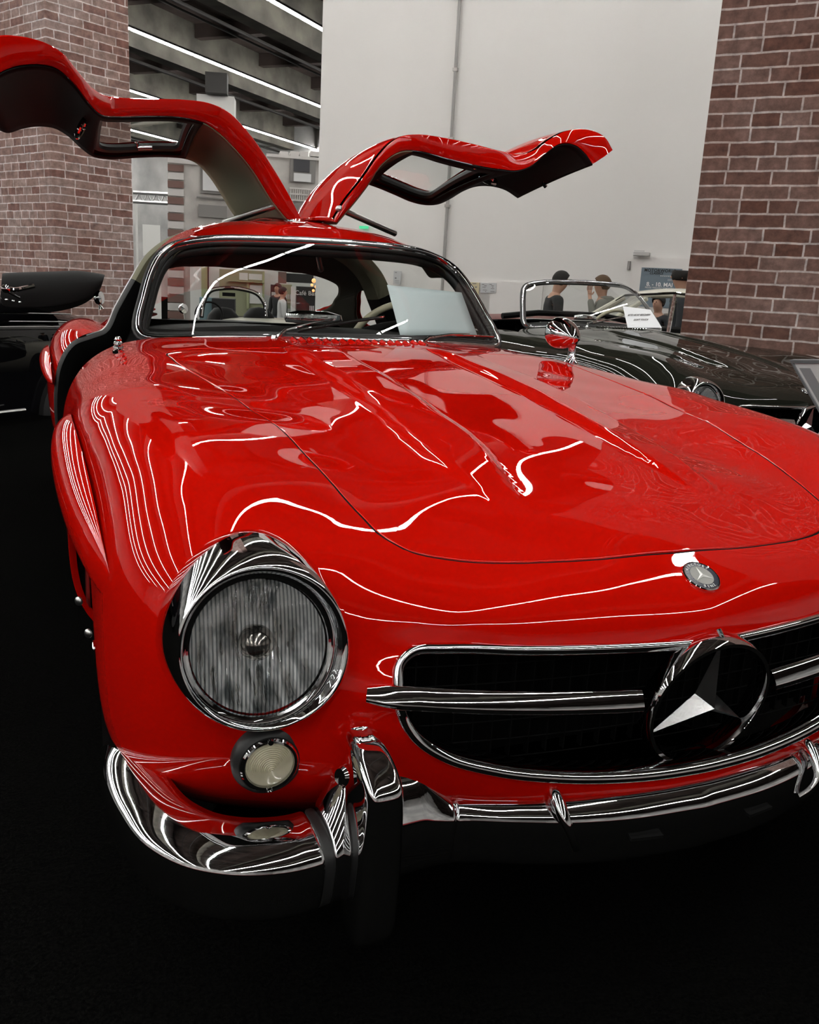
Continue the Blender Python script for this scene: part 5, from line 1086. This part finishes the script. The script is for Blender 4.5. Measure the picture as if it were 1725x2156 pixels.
# ------------------------------------------------------------------ other cars
OLIVE = mat('dark_olive_paint', (.014, .015, .011), .5, 0, 1.0, .015, spec=.0)
CREAM = mat('cream_paint', (.62, .60, .50), .5, 0, .8, .03)
BLACKP = mat('black_paint', (.004, .004, .005), .4, 0, 1.0, .015, spec=0)
MAROON = mat('maroon_leather', (.10, .014, .010), .5)
_dc = {}
def kids(o): return [c for c in bpy.data.objects if c.parent == o]
def clone(o, parent, swap):
    c = o.copy(); COL.objects.link(c); mi = o.matrix_parent_inverse.copy(); c.parent = parent; c.matrix_parent_inverse = mi
    if c.data is not None and any(m and m.name in swap for m in c.data.materials):
        key = (o.data.name, tuple(swap.items())[0][1].name)
        if key not in _dc:
            d = o.data.copy(); 
            for i, m in enumerate(d.materials):
                if m and m.name in swap: d.materials[i] = swap[m.name]
            _dc[key] = d
        c.data = _dc[key]
    for k in kids(o): clone(k, c, swap)
    return c
# dark roadster in front of the white wall; its front is built on the same lines
bpy.context.view_layer.update()
HD = math.radians(172-180)      # heading relative to the red coupe
wsc = CAMP*np.array([1, 1, 0])+5.55*np.array([math.sin(math.radians(33.4)), math.cos(math.radians(33.4)), 0])
road = empty('roadster', (0, 0, 0), 0, 'dark olive grey open roadster with a chrome framed windscreen, beyond the red coupe', 'car')
RZ = -math.radians(172-180)     # nose direction azimuth 172
rotR = Matrix.Rotation(-math.radians(172-180)*-1, 4, 'Z')
ang = .0869
# world = T * Rz * (p - (0,1.72,0));  nose (-y) turned to azimuth 172
MR = Matrix.Translation((2.80, 4.26, .0)) @ Matrix.Rotation(ang, 4, 'Z') @ Matrix.Scale(.968, 4) @ Matrix.Translation((0, -1.72, 0))
road.matrix_world = MR @ Matrix.Translation((0, .8, 0))
names = ('body', 'hood', 'hood_gap_shade', 'inner_bay', 'wheel_well', 'headlight', 'parking_lamp', 'grille_surround', 'grille_mesh', 'grille_back', 'grille_bar', 'star_emblem', 'round_badge', 'bumper_corner', 'bumper_joint', 'bumper_bracket', 'bumper_bar', 'wheel', 'windscreen_frame', 'windscreen_seal', 'windscreen_glass', 'vent_louvre', 'dashboard', 'dash_mirror', 'wiper_arm', 'wing_mirror', 'rear_fender', 'boot_lid', 'cabin_floor', 'steering_wheel', 'door_sill')
SW = {'red_paint': OLIVE, 'red_underside': OLIVE}
for c in list(kids(car)):
    if c.name.split('.')[0] in names:
        q = clone(c, road, SW)
        if 'label' in q: q['label'] = q['label'].replace('red ', 'dark ')
def rp(o, par=None): o.parent = road; o.matrix_parent_inverse = car_inv; return o
# doors, rear deck, tonneau
for sx in (1, -1):
    rows = []
    for y in np.linspace(1.50, 2.95, 16):
        rows.append([(sx*x, y, z) for x, z in [(.62, .90), (.70, .925), (.78, .905), (.84, .86), (.872, .78), (.884, .66), (.882, .52), (.86, .40), (.80, .30)]])
    b = MB(); b.grid(rows); rp(b.build('roadster_door', OLIVE, subsurf=1))
b = MB(); b.grid([[(x, y, z+.03*math.cos(x*2.2)) for x in np.linspace(-.70, .70, 13)] for y, z in ((2.30, .955), (2.34, .985), (2.6, .99), (2.9, .975), (3.2, .95), (3.5, .92))]); o = rp(b.build('tonneau_cover', MAROON, subsurf=1)); o['label'] = 'dark red leather cover behind the cockpit'
b = MB(); b.tube([(-.70, 2.30, .965), (-.3, 2.28, .985), (.3, 2.28, .985), (.70, 2.30, .965)], .010, 8); rp(b.build('cockpit_moulding', CHROME))
b = MB(); b.tube([(-.60, 2.25, 1.005), (-.3, 2.22, 1.04), (.3, 2.22, 1.04), (.6, 2.25, 1.005)], .022, 8); rp(b.build('seat_tops', TRIM))
# white card behind its screen
c4 = [at(1322, 690, dist=6.2), at(1394, 690, dist=5.95), at(1370, 652, dist=6.15), at(1312, 645, dist=6.4)]
b = MB(); b.add(c4, [(0, 1, 2, 3)]); card = b.build('notice_card', mat('white_card', (.72, .74, .76), .7), solid=.002, smooth=False); tag(card, 'white do not touch notice standing behind the windscreen of the dark roadster', 'notice')
def on_quad(c4, u, v): return c4[0]*(1-u)*(1-v)+c4[1]*u*(1-v)+c4[2]*u*v+c4[3]*(1-u)*v
ex = Vector(c4[1]-c4[0]).normalized(); ey = Vector(c4[3]-c4[0]); ez = ex.cross(ey).normalized(); ey = ez.cross(ex)
for s_, v_ in (('BITTE NICHT BERÜHREN', .62), ('DON\'T TOUCH', .38)):
    c = on_quad(c4, .5, v_); M4 = Matrix.Translation(Vector(c)+ez*.004) @ Matrix((ex, ey, ez)).transposed().to_4x4(); text_mesh('card_lettering', s_, .020, M4, GINK, card, .0008)
# display board at the right edge
P0 = at(1668, 757, dist=3.6); P1 = at(1735, 757, dist=3.35); P3 = at(1722, 852, dist=3.45)
BG = mat('board_grey', (.16, .17, .18), .4); BW = mat('board_white', (.70, .71, .72), .5)
ib = empty('info_board', tuple(np.array([P3[0], P3[1], 0])), 0, 'tilted white and grey information board in a dark frame at the right edge', 'board')
bpy.context.view_layer.update()
P0 = np.array(P0); ex_ = np.array(P1)-P0; ex_ = ex_/np.linalg.norm(ex_)*.62; ey_ = np.array(P3)-P0; ey_ = ey_/np.linalg.norm(ey_)*.42
nb = np.cross(ex_, ey_); nb /= np.linalg.norm(nb); nb = nb if nb[2] < 0 else nb
def quad(name, u0, v0, u1, v1, off, th, m):
    b = MB(); V = []
    for o_ in (off, off+th):
        for (u, v) in ((u0, v0), (u1, v0), (u1, v1), (u0, v1)): V.append(P0+ex_*u+ey_*v-nb*o_)
    b.add(V, [(0, 1, 2, 3), (7, 6, 5, 4), (0, 4, 5, 1), (1, 5, 6, 2), (2, 6, 7, 3), (3, 7, 4, 0)]); q = b.build(name, m, smooth=False); q.parent = ib; q.matrix_parent_inverse = ib.matrix_world.inverted(); return q
quad('board_panel', .03, .04, .97, .96, 0, .006, BW); quad('grey_field', .07, .10, .22, .9, .0065, .001, mat('field_grey', (.28, .29, .30), .6))
for u0, v0, u1, v1 in ((0, 0, 1, .04), (0, .96, 1, 1), (0, .04, .03, .96), (.97, .04, 1, .96)): quad('board_frame', u0, v0, u1, v1, -.008, .018, BG)
ctr = P0+ex_*.5+ey_*.5; b = MB(); b.tube([ctr+np.array([0, 0, -.02]), np.array([ctr[0], ctr[1], .02])], .018, 12); b.lathe([(.0001, .02), (.16, .018), (.17, 0)], 28, (ctr[0], ctr[1], 0)); q = b.build('board_post', BG); q.parent = ib; q.matrix_parent_inverse = ib.matrix_world.inverted()

# cream coupe behind the roadster
def loft(name, rows, m, par, sub_=1, **k):
    b = MB(); b.grid(rows); q = b.build(name, m, par, subsurf=sub_, **k); return q
def small_car(name, org_, az, paint, label, roof=True):
    root = empty(name, tuple(org_), PI/2-math.radians(az), label, 'car')     # local x runs forward, y to the left
    st = [(-2.1, .45, .62, .55), (-1.9, .70, .80, .45), (-1.4, .80, .90, .35), (-.6, .84, .95, .30), (.2, .84, .96, .30), (.9, .83, .93, .32), (1.5, .78, .86, .38), (1.95, .66, .74, .45), (2.1, .45, .62, .5)]
    rows = []
    for x, w_, zt, zb in st:
        rows.append([(x, -w_*.85, zb), (x, -w_, zb+.12), (x, -w_*1.0, (zb+zt)/2+.08), (x, -w_*.93, zt-.08), (x, -w_*.75, zt), (x, -w_*.3, zt+.02), (x, w_*.3, zt+.02), (x, w_*.75, zt), (x, w_*.93, zt-.08), (x, w_, (zb+zt)/2+.08), (x, w_, zb+.12), (x, w_*.85, zb)])
    b = MB(); b.grid(rows); b.add(rows[0], [tuple(range(12))]); b.add(rows[-1], [tuple(range(12))[::-1]]); b.build('body', paint, root, subsurf=2)
    for x in (-1.25, 1.3):
        for y in (-.72, .72):
            b = MB(); b.lathe([(.0001, .09), (.19, .08), (.20, .09), (.30, .085), (.325, .05), (.325, -.05), (.28, -.08)], 32, (x, y, .325), Matrix.Rotation(-PI/2 if y > 0 else PI/2, 3, 'X')); b.build('wheel', TYRE, root)
    return root
cr = small_car('cream_coupe', np.array([5.12, 6.90, -.35]), 320, CREAM, 'cream coupe with a rounded roof, partly behind the brick wall and the dark roadster')
cr.scale = (1, 1, 1.13)
rows = []
for x, w_, z in ((.75, .56, .97), (.45, .54, 1.20), (.15, .52, 1.36), (-.3, .52, 1.42), (-.8, .50, 1.38), (-1.2, .48, 1.22), (-1.6, .46, .98)):
    rows.append([(x, -w_, z-.05), (x, -w_*.8, z), (x, 0, z+.03), (x, w_*.8, z), (x, w_, z-.05)])
loft('roof', rows[2:6], CREAM, cr, 2, solid=.02)
b = MB(); 
for sy in (1, -1):
    b = MB(); b.tube([(.78, sy*.62, .95), (.15, sy*.50, 1.33)], .028, 8); b.build('windscreen_pillar', CREAM, cr)
    b = MB(); b.tube([(-.35, sy*.66, .95), (-.35, sy*.50, 1.38)], .02, 8); b.build('door_pillar', CHROME, cr)
    b = MB(); b.grid([[(-1.7, sy*.55, .95), (-1.2, sy*.64, .95), (-.9, sy*.66, .95)], [(-1.5, sy*.50, 1.08), (-1.2, sy*.53, 1.18), (-.95, sy*.52, 1.30)], [(-1.2, sy*.46, 1.2), (-1.0, sy*.49, 1.32), (-.8, sy*.50, 1.35)]]); b.build('rear_quarter', CREAM, cr, subsurf=1, solid=.02)
    b = MB(); b.tube([(.70, sy*.60, .99), (.14, sy*.515, 1.345), (-.35, sy*.515, 1.385), (-.8, sy*.50, 1.35)], .012, 8); b.build('window_trim', CHROME, cr)
b = MB(); b.grid([[(.80, y*.6, .95+.02*(1-y*y)) for y in np.linspace(-1, 1, 7)], [(.45, y*.56, 1.19) for y in np.linspace(-1, 1, 7)], [(.16, y*.50, 1.35+.02*(1-y*y)) for y in np.linspace(-1, 1, 7)]]); b.build('windscreen', GLASS, cr)
b = MB(); b.tube([(.80, y*.62, .955+.02*(1-y*y)) for y in np.linspace(-1, 1, 9)], .014, 8); b.build('screen_trim', CHROME, cr)
b = MB(); b.box((-.3, 0, .90), (.9, 1.1, .35)); b.build('dark_interior', TRIM, cr, bevel=.1)

# silver roadster behind the coupe, seen through its windows
sr = small_car('open_roadster', pol(14.2, 12.3, -.35), 205, CREAM, 'pale cream open roadster seen through the windscreen of the red coupe')
P = [hp(424, 668, 11.6), hp(428, 640, 11.65), hp(440, 615, 11.7), hp(470, 607, 11.8), hp(510, 609, 11.85), hp(545, 622, 11.85), hp(557, 640, 11.85), hp(560, 668, 11.8)]
im = None; bpy.context.view_layer.update()
b = MB(); b.tube(spl(P, 6), .028, 8); q = b.build('windscreen_frame', TRIM); q.parent = sr; q.matrix_parent_inverse = sr.matrix_world.inverted(); q['label'] = 'dark windscreen frame'
b = MB(); b.tube(spl([p+np.array([0, -.02, .012]) for p in P], 6), .014, 8); q = b.build('frame_chrome', CHROME); q.parent = sr; q.matrix_parent_inverse = sr.matrix_world.inverted()
b = MB(); b.box(tuple(hp(482, 620, 11.8)), (.16, .03, .045), rotz(-.3)); q = b.build('interior_mirror', TRIM); q.parent = sr; q.matrix_parent_inverse = sr.matrix_world.inverted()
b = MB(); c = hp(440, 662, 12.0); Rw = frame((-.2, -.8, .4)); b.tube([Vector(c)+Rw @ Vector((.17*math.cos(a), .17*math.sin(a), 0)) for a in np.linspace(0, 2*PI, 40, endpoint=False)], .013, 8, closed=True); q = b.build('steering_wheel', TRIM); q.parent = sr; q.matrix_parent_inverse = sr.matrix_world.inverted()
for x in (470, 545):
    b = MB(); c = hp(x, 672, 12.4); b.lathe([(.0001, .16), (.12, .14), (.2, .05), (.24, -.1)], 20, tuple(c)); q = b.build('seat_back', TRIM); q.parent = sr; q.matrix_parent_inverse = sr.matrix_world.inverted()
b = MB(); b.lathe([(.0001, .03), (.055, .02), (.06, 0), (.055, -.02), (.0001, -.03)], 24, tuple(hp(386, 650, 11.2)), frame((.5, -.8, .1))); b.tube([hp(386, 656, 11.2), hp(388, 672, 11.2)], .008, 6); q = b.build('round_mirror', CHROME); q.parent = sr; q.matrix_parent_inverse = sr.matrix_world.inverted()

# black cabriolet on the left
BAZ = 51.0; bo = CAMP*np.array([1, 1, 0])+np.array([0, 0, 0])
pA = at(0, 862, z=.10); pB_ = pA+0
ud = np.array([math.sin(math.radians(BAZ)), math.cos(math.radians(BAZ)), 0]); un = np.array([-ud[1], ud[0], 0])      # un points away from the camera
bc_ = pA-ud*.95; bc_[2] = -.35
bk = empty('cabriolet', tuple(bc_+un*.85), PI/2-math.radians(BAZ), 'glossy black pre-war style cabriolet with its hood folded, at the left edge', 'car')
# local x forward (away to the right), local -y faces the camera
rows = []
for x, w_, zt in ((-2.3, .60, .80), (-2.0, .80, .98), (-1.3, .85, 1.07), (-.4, .86, 1.10), (.4, .85, 1.07), (1.2, .78, 1.04), (1.9, .62, 1.0), (2.3, .45, .92)):
    sec_ = [(-w_*.98, .34), (-w_, .44), (-w_, .62), (-w_*.99, .80), (-w_*.97, .93), (-w_*.93, zt-.07), (-w_*.84, zt), (-w_*.5, zt+.05), (0, zt+.07)]
    sec_ += [(-a, z) for a, z in sec_[:-1][::-1]]; rows.append([(x, a, z+.11*sstep(.6, 1.0, z)) for a, z in sec_])
b = MB(); b.grid(rows); b.add(rows[0], [tuple(range(17))]); b.add(rows[-1], [tuple(range(17))[::-1]]); b.build('body', BLACKP, bk, subsurf=2)
for z, r_, w_ in ((.985, .007, -.858), (1.045, .006, -.825), (.945, .005, -.862)):
    b = MB(); b.tube([(x, w_*k, z+.11-.02*abs(x/1.5)**2) for x, k in ((-2.0, .97), (-1.3, 1.0), (-.4, 1.012), (.4, 1.0), (1.2, .925), (1.8, .80))], r_, 8); b.build('body_moulding', CHROME, bk)
b = MB(); b.tube([(x, -.872, .43) for x in np.linspace(-1.1, 1.15, 9)], .014, 8); b.build('running_board_trim', STEEL, bk)
b = MB(); b.tube([(-.42, -.868, z) for z in np.linspace(.5, .95, 6)], .0035, 6); b.build('door_gap', BLACK, bk)
for x in (-1.75, 1.75):
    for y in (-.72, .72):
        b = MB(); b.lathe([(.0001, .09), (.2, .08), (.22, .09), (.32, .085), (.35, .05), (.35, -.05), (.3, -.08)], 32, (x, y, .35), Matrix.Rotation(-PI/2 if y > 0 else PI/2, 3, 'X')); b.build('wheel', TYRE, bk)
FAB = mat('black_hood_cloth', (.012, .012, .012), .95); 
bpy.context.view_layer.update(); Minv = bk.matrix_world.inverted()
def bl(o): o.parent = bk; o.matrix_parent_inverse = Minv; return o
top = [(2, 578), (60, 576), (120, 575), (165, 572), (190, 576), (222, 580)]; bot = [(-5, 662), (40, 664), (90, 662), (140, 655), (185, 640), (212, 612)]
rows = []
for d_, k in ((7.0, .15), (6.93, .6), (6.95, 1.0), (7.15, 1.04), (7.6, .98), (8.0, .5), (8.05, .0)):
    rows.append([hp(t[0]*1.0+(b_[0]-t[0])*(1-k), b_[1]+(t[1]-b_[1])*k, d_) for t, b_ in zip(top, bot)])
b = MB(); b.grid(rows); q = bl(b.build('folded_hood', FAB, subsurf=2, solid=.01)); q['label'] = 'folded black cloth hood'
b = MB(); b.tube(spl([hp(12, 607, 6.75), hp(30, 610, 6.75), hp(50, 607, 6.78), (hp(72, 602, 6.8))], 5), .016, 8); b.lathe([(.0001, .03), (.028, .02), (.03, -.01), (.0001, -.03)], 16, tuple(hp(12, 608, 6.74)), frame((0, -1, 0))); b.tube([hp(12, 612, 6.75), hp(42, 628, 6.75)], .008, 8); bl(b.build('landau_bar', CHROME))
b = MB(); c = hp(209, 627, 7.1); b.lathe([(.0001, .02), (.045, .018), (.052, 0), (.045, -.02), (.0001, -.022)], 24, tuple(c), frame((.8, -.5, .1))); b.tube([c+np.array([0, 0, -.05]), hp(213, 651, 7.1)], [.008, .02], 10); bl(b.build('round_wing_mirror', CHROME))
for k in range(4):
    b = MB(); c = hp(0+14*k, 629+2.5*k, 6.85); b.lathe([(.0001, .012), (.010, .008), (.012, 0)], 10, tuple(c)); bl(b.build('hood_fastener', CHROME))
# ------------------------------------------------------------------ visitors
SKIN = mat('skin', (.42, .24, .17), .55); HAIRD = mat('dark_hair', (.012, .010, .009), .8); HAIRB = mat('brown_hair', (.09, .055, .03), .8)
def skin_mesh(name, V, E, material, parent, root=0, sub_=2):
    me = bpy.data.meshes.new(name); me.from_pydata([v[:3] for v in V], E, []); me.materials.append(material); o = bpy.data.objects.new(name, me); link(o, parent)
    o.modifiers.new('s', 'SKIN'); me.update()
    for i, v in enumerate(V): s = me.skin_vertices[0].data[i]; s.radius = (v[3], v[4] if len(v) > 4 else v[3]); s.use_root = (i == root)
    q = o.modifiers.new('ss', 'SUBSURF'); q.levels = sub_; q.render_levels = sub_
    dg = bpy.context.evaluated_depsgraph_get(); dg.update(); me2 = bpy.data.meshes.new_from_object(o.evaluated_get(dg)); bpy.data.objects.remove(o); me2.polygons.foreach_set('use_smooth', [True]*len(me2.polygons))
    if not me2.materials: me2.materials.append(material)
    q = bpy.data.objects.new(name, me2); link(q, parent); return q
def lerp(a, b_, t): return tuple(a[i]*(1-t)+b_[i]*t for i in range(3))
def person(loc, rz, label, top, trousers, hair, arms, height=1.78, bald=False, glasses=False, cap=None, hood=False, lean=0.0, nod=0.0):
    # faces local -y; arms = ((elbow, wrist, finger direction) left (+x), right (-x))
    root = empty('person', loc, rz, label, 'person'); k = height/1.78; s = lambda v: tuple(q*k for q in v)
    hipz, cz = .93, 1.42
    pel = (0, 0, hipz); ch = (0, -lean*.6, 1.28); nk = (0, -lean+.0, 1.505); hb = (0, -lean-.022-nod*.02, 1.585); hc = (0, -lean-.03-nod*.04, 1.655)
    V = [s(pel)+(.13*k, .10*k), s((0, -lean*.3, 1.10))+(.125*k, .095*k), s(ch)+(.145*k, .105*k), s((0, -lean*.9, 1.43))+(.10*k, .075*k), s(nk)+(.050*k, .052*k), s(hb)+(.074*k, .088*k), s(hc)+(.086*k, .106*k), s((0, hc[1]+.005, 1.715))+(.062*k, .078*k)]
    E = [(0, 1), (1, 2), (2, 3), (3, 4), (4, 5), (5, 6), (6, 7)]
    JV = [s((0, 0, .90))+(.19*k, .155*k), s((0, -lean*.3, 1.10))+(.15*k, .12*k), s(ch)+(.17*k, .128*k), s((0, -lean*.85, 1.42))+(.12*k, .09*k), s((0, -lean*.95, 1.475))+(.072*k, .07*k)]; JE = [(0, 1), (1, 2), (2, 3), (3, 4)]
    for sx, (el, wr, fd) in zip((1, -1), arms):
        sh = (sx*.185, -lean*.8, 1.425); i = len(V)
        V += [s(sh)+(.052*k,), s(el)+(.038*k,), s(wr)+(.025*k,)]; E += [(3, i), (i, i+1), (i+1, i+2)]
        f = Vector(fd).normalized(); pa = Vector(wr)+f*.055; side = f.cross(Vector((0, 0, 1))); side = side.normalized() if side.length > .1 else Vector((1, 0, 0)); dn = side.cross(f)
        V.append(s(tuple(pa))+(.030*k, .017*k)); E.append((i+2, i+3)); pi_ = i+3
        for q in range(4):
            off = side*(.030-.020*q); L_ = (.070, .080, .075, .060)[q]; b0 = Vector(wr)+f*.092+off; b1 = b0+f*L_*.55+dn*.012; b2 = b1+f*L_*.3+dn*.03; j = len(V)
            V += [s(tuple(b0))+(.0088*k,), s(tuple(b1))+(.0082*k,), s(tuple(b2))+(.007*k,)]; E += [(pi_, j), (j, j+1), (j+1, j+2)]
        t0 = Vector(wr)+f*.03+side*.036*(1); t1 = t0+f*.035+side*.018+dn*.015; j = len(V); V += [s(tuple(t0))+(.011*k,), s(tuple(t1))+(.009*k,)]; E += [(pi_, j), (j, j+1)]
        a = len(JV); cuff = lerp(el, wr, .90); JV += [s(sh)+(.075*k,), s(el)+(.056*k,), s(cuff)+(.042*k,)]; JE += [(3, a), (a, a+1), (a+1, a+2)]
    TV = [s((0, 0, .95))+(.185*k, .15*k), s((0, 0, 1.05))+(.165*k, .13*k)]; TE = [(0, 1)]
    for sx in (1, -1):
        i = len(V); V += [s((sx*.09, 0, .86))+(.085*k,), s((sx*.10, -.01, .50))+(.055*k,), s((sx*.10, .01, .10))+(.036*k,), s((sx*.105, -.12, .035))+(.036*k, .028*k)]; E += [(0, i), (i, i+1), (i+1, i+2), (i+2, i+3)]
        a = len(TV); TV += [s((sx*.09, 0, .85))+(.10*k,), s((sx*.10, -.01, .50))+(.075*k,), s((sx*.10, .01, .09))+(.062*k,)]; TE += [(0, a), (a, a+1), (a+1, a+2)]
        b = MB(); b.lathe([(.0001, .055*k), (.035*k, .045*k), (.05*k, .02*k), (.052*k, 0)], 16, s((sx*.105, -.06, .0)), None, sx=1.0, sy=2.5); b.build('shoe', BLACK if not hood else WHITE, root)
    body = skin_mesh('body', V, E, SKIN, root)
    # face: nose, ears, eyes, mouth as small parts of the head
    hx, hy, hz = s(hc)
    b = MB(); b.add([(hx, hy-.130*k, hz-.012*k), (hx-.014*k, hy-.104*k, hz-.022*k), (hx+.014*k, hy-.104*k, hz-.022*k), (hx, hy-.090*k, hz+.028*k), (hx, hy-.085*k, hz-.030*k)], [(0, 1, 3), (0, 3, 2), (0, 2, 4), (0, 4, 1)]); b.build('nose', SKIN, root, subsurf=1)
    for sx in (1, -1):
        b = MB(); b.lathe([(.0001, .012*k), (.012*k, .008*k), (.018*k, 0), (.014*k, -.006*k)], 12, (hx+sx*.084*k, hy+.01*k, hz-.005*k), frame((sx, 0, .0)), sx=.8, sy=1.4); b.build('ear', SKIN, root)
        b = MB(); b.lathe([(.0001, .004*k), (.008*k, .003*k), (.011*k, 0)], 10, (hx+sx*.028*k, hy-.097*k, hz+.012*k), frame((0, -1, 0)), sx=1, sy=.6); b.build('eye', BLACK, root)
    b = MB(); b.box((hx, hy-.098*k, hz-.052*k), (.036*k, .006*k, .006*k)); b.build('mouth', mat('lips', (.28, .10, .08), .6), root, bevel=.002)
    # hair as a shell over the skull
    rows = []
    for i in range(11):
        t = i/10*(.74 if not bald else .70)*PI; row = []
        for j in range(24):
            a = 2*PI*j/24; front = math.cos(a-(-PI/2)); lim = 1.0
            tt = t*(1-.55*max(0, front)**.6) if not bald else t
            rr_ = 1.0+(.03*math.sin(5*a+i))
            row.append((hx+math.sin(tt)*math.cos(a)*.094*k*rr_, hy+.012*k+math.sin(tt)*math.sin(a)*.112*k*rr_, hz+.020*k+math.cos(tt)*.106*k))
        rows.append(row)
    if bald: rows = [[p for p in r] for r in rows[5:]]
    b = MB(); b.grid(rows, wrap=True); b.build('hair', hair, root, solid=.008)
    skin_mesh('jacket' if not hood else 'hoodie', JV, JE, top, root)
    skin_mesh('trousers', TV, TE, trousers, root)
    if hood:
        b = MB(); b.lathe([(.06*k, .05*k), (.10*k, .03*k), (.115*k, -.02*k), (.09*k, -.06*k)], 20, s((0, .05-lean, 1.47)), None, sx=1.05, sy=1.0); b.build('hood', top, root)
    if glasses:
        b = MB()
        for sx in (1, -1): b.tube([(hx+sx*.03*k+.022*k*math.cos(a), hy-.108*k, hz+.012*k+.016*k*math.sin(a)) for a in np.linspace(0, 2*PI, 14, endpoint=False)], .0022, 5, closed=True); b.tube([(hx+sx*.05*k, hy-.107*k, hz+.014*k), (hx+sx*.078*k, hy, hz+.012*k)], .0022, 5)
        b.build('glasses', BLACK, root)
    if cap:
        b = MB(); b.lathe([(.0001, .10*k), (.05*k, .095*k), (.085*k, .06*k), (.095*k, .02*k), (.094*k, 0)], 24, (hx, hy+.005*k, hz+.035*k), None, sy=1.1); b.box((hx, hy-.13*k, hz+.04*k), (.13*k, .09*k, .008*k)); b.build('cap', cap, root, bevel=.003)
    return root
CHAR = mat('charcoal_cloth', (.018, .019, .02), .9); GREYH = mat('grey_hoodie_cloth', (.17, .17, .15), .95); DENIM = mat('dark_denim', (.03, .035, .05), .9); DARKB = mat('dark_jacket_cloth', (.022, .024, .028), .85)
relax = (((.24, .0, 1.14), (.25, -.06, .90), (0, -.1, -1)), ((-.24, .0, 1.14), (-.25, -.06, .90), (0, -.1, -1)))
def facing(az): return PI-math.radians(az)     # local -y turned to an azimuth
p1 = pol(31.5, 11.7, HF); 
per1 = person(tuple(p1), facing(105), 'person in a dark jacket and glasses looking down at a phone, behind the dark roadster', CHAR, DENIM, HAIRD, (((.23, -.04, 1.16), (.10, -.30, 1.20), (-.1, -1, .15)), ((-.23, -.04, 1.16), (-.08, -.30, 1.19), (.1, -1, .15))), 1.78, glasses=True, lean=.05, nod=1.0)
a_ = math.radians(105); fwd = np.array([math.sin(a_), math.cos(a_), 0]); b = MB(); b.box((0, 0, 0), (.075, .155, .009)); ph = b.build('mobile_phone', mat('phone_dark', (.02, .015, .015), .2), bevel=.002); ph.location = tuple(p1+fwd*.475+np.array([0, 0, 1.245])); ph.rotation_euler = (.45, 0, facing(105)); tag(ph, 'dark mobile phone held by the person in glasses', 'phone')
p2 = pol(34.6, 12.0, HF)
per2 = person(tuple(p2), facing(300), 'person in a pale grey hoodie with a hand raised to the mouth, facing left', GREYH, DENIM, HAIRB, (((.27, -.10, 1.20), (.10, -.17, 1.50), (-.3, -.1, 1)), ((-.24, -.02, 1.16), (-.16, -.20, 1.02), (.5, -.8, -.2))), 1.76, hood=True)
b = MB(); b.box((0, 0, 0), (.012, .075, .055)); q = b.build('arm_patch', BLACK, per2, smooth=False, bevel=.002); q.location = (.268, -.03, 1.30)
p3 = np.array(at(1440, 570, dist=12.0)); p3[2] = HF; person(tuple(p3), facing(300), 'balding person in a dark jacket half hidden by the right brick wall, facing left', DARKB, DENIM, HAIRD, relax, 1.92, bald=True)
p4 = pol(38.0, 12.7, HF); person(tuple(p4), facing(250), 'person with dark hair whose head shows just above the roadster screen, under the poster', DARKB, DENIM, HAIRD, relax, 1.56)
p5 = pol(39.0, 12.9, HF); person(tuple(p5), facing(230), 'person in a dark and yellow cap behind the cream coupe roof', GREYH, DENIM, HAIRD, relax, 1.58, cap=mat('cap_dark', (.02, .022, .015), .8))
WSH = mat('white_shirt', (.45, .45, .44), .9)
p6 = pol(14.75, 17.6, HF); person(tuple(p6), facing(95), 'person in a pale shirt seen through the coupe at the cafe, left one of two', WSH, DENIM, HAIRD, relax, 1.34)
p7 = pol(14.5, 18.5, HF); person(tuple(p7), facing(230), 'person in dark clothes at the cafe behind the one in a pale shirt', CHAR, DENIM, HAIRD, relax, 1.40)
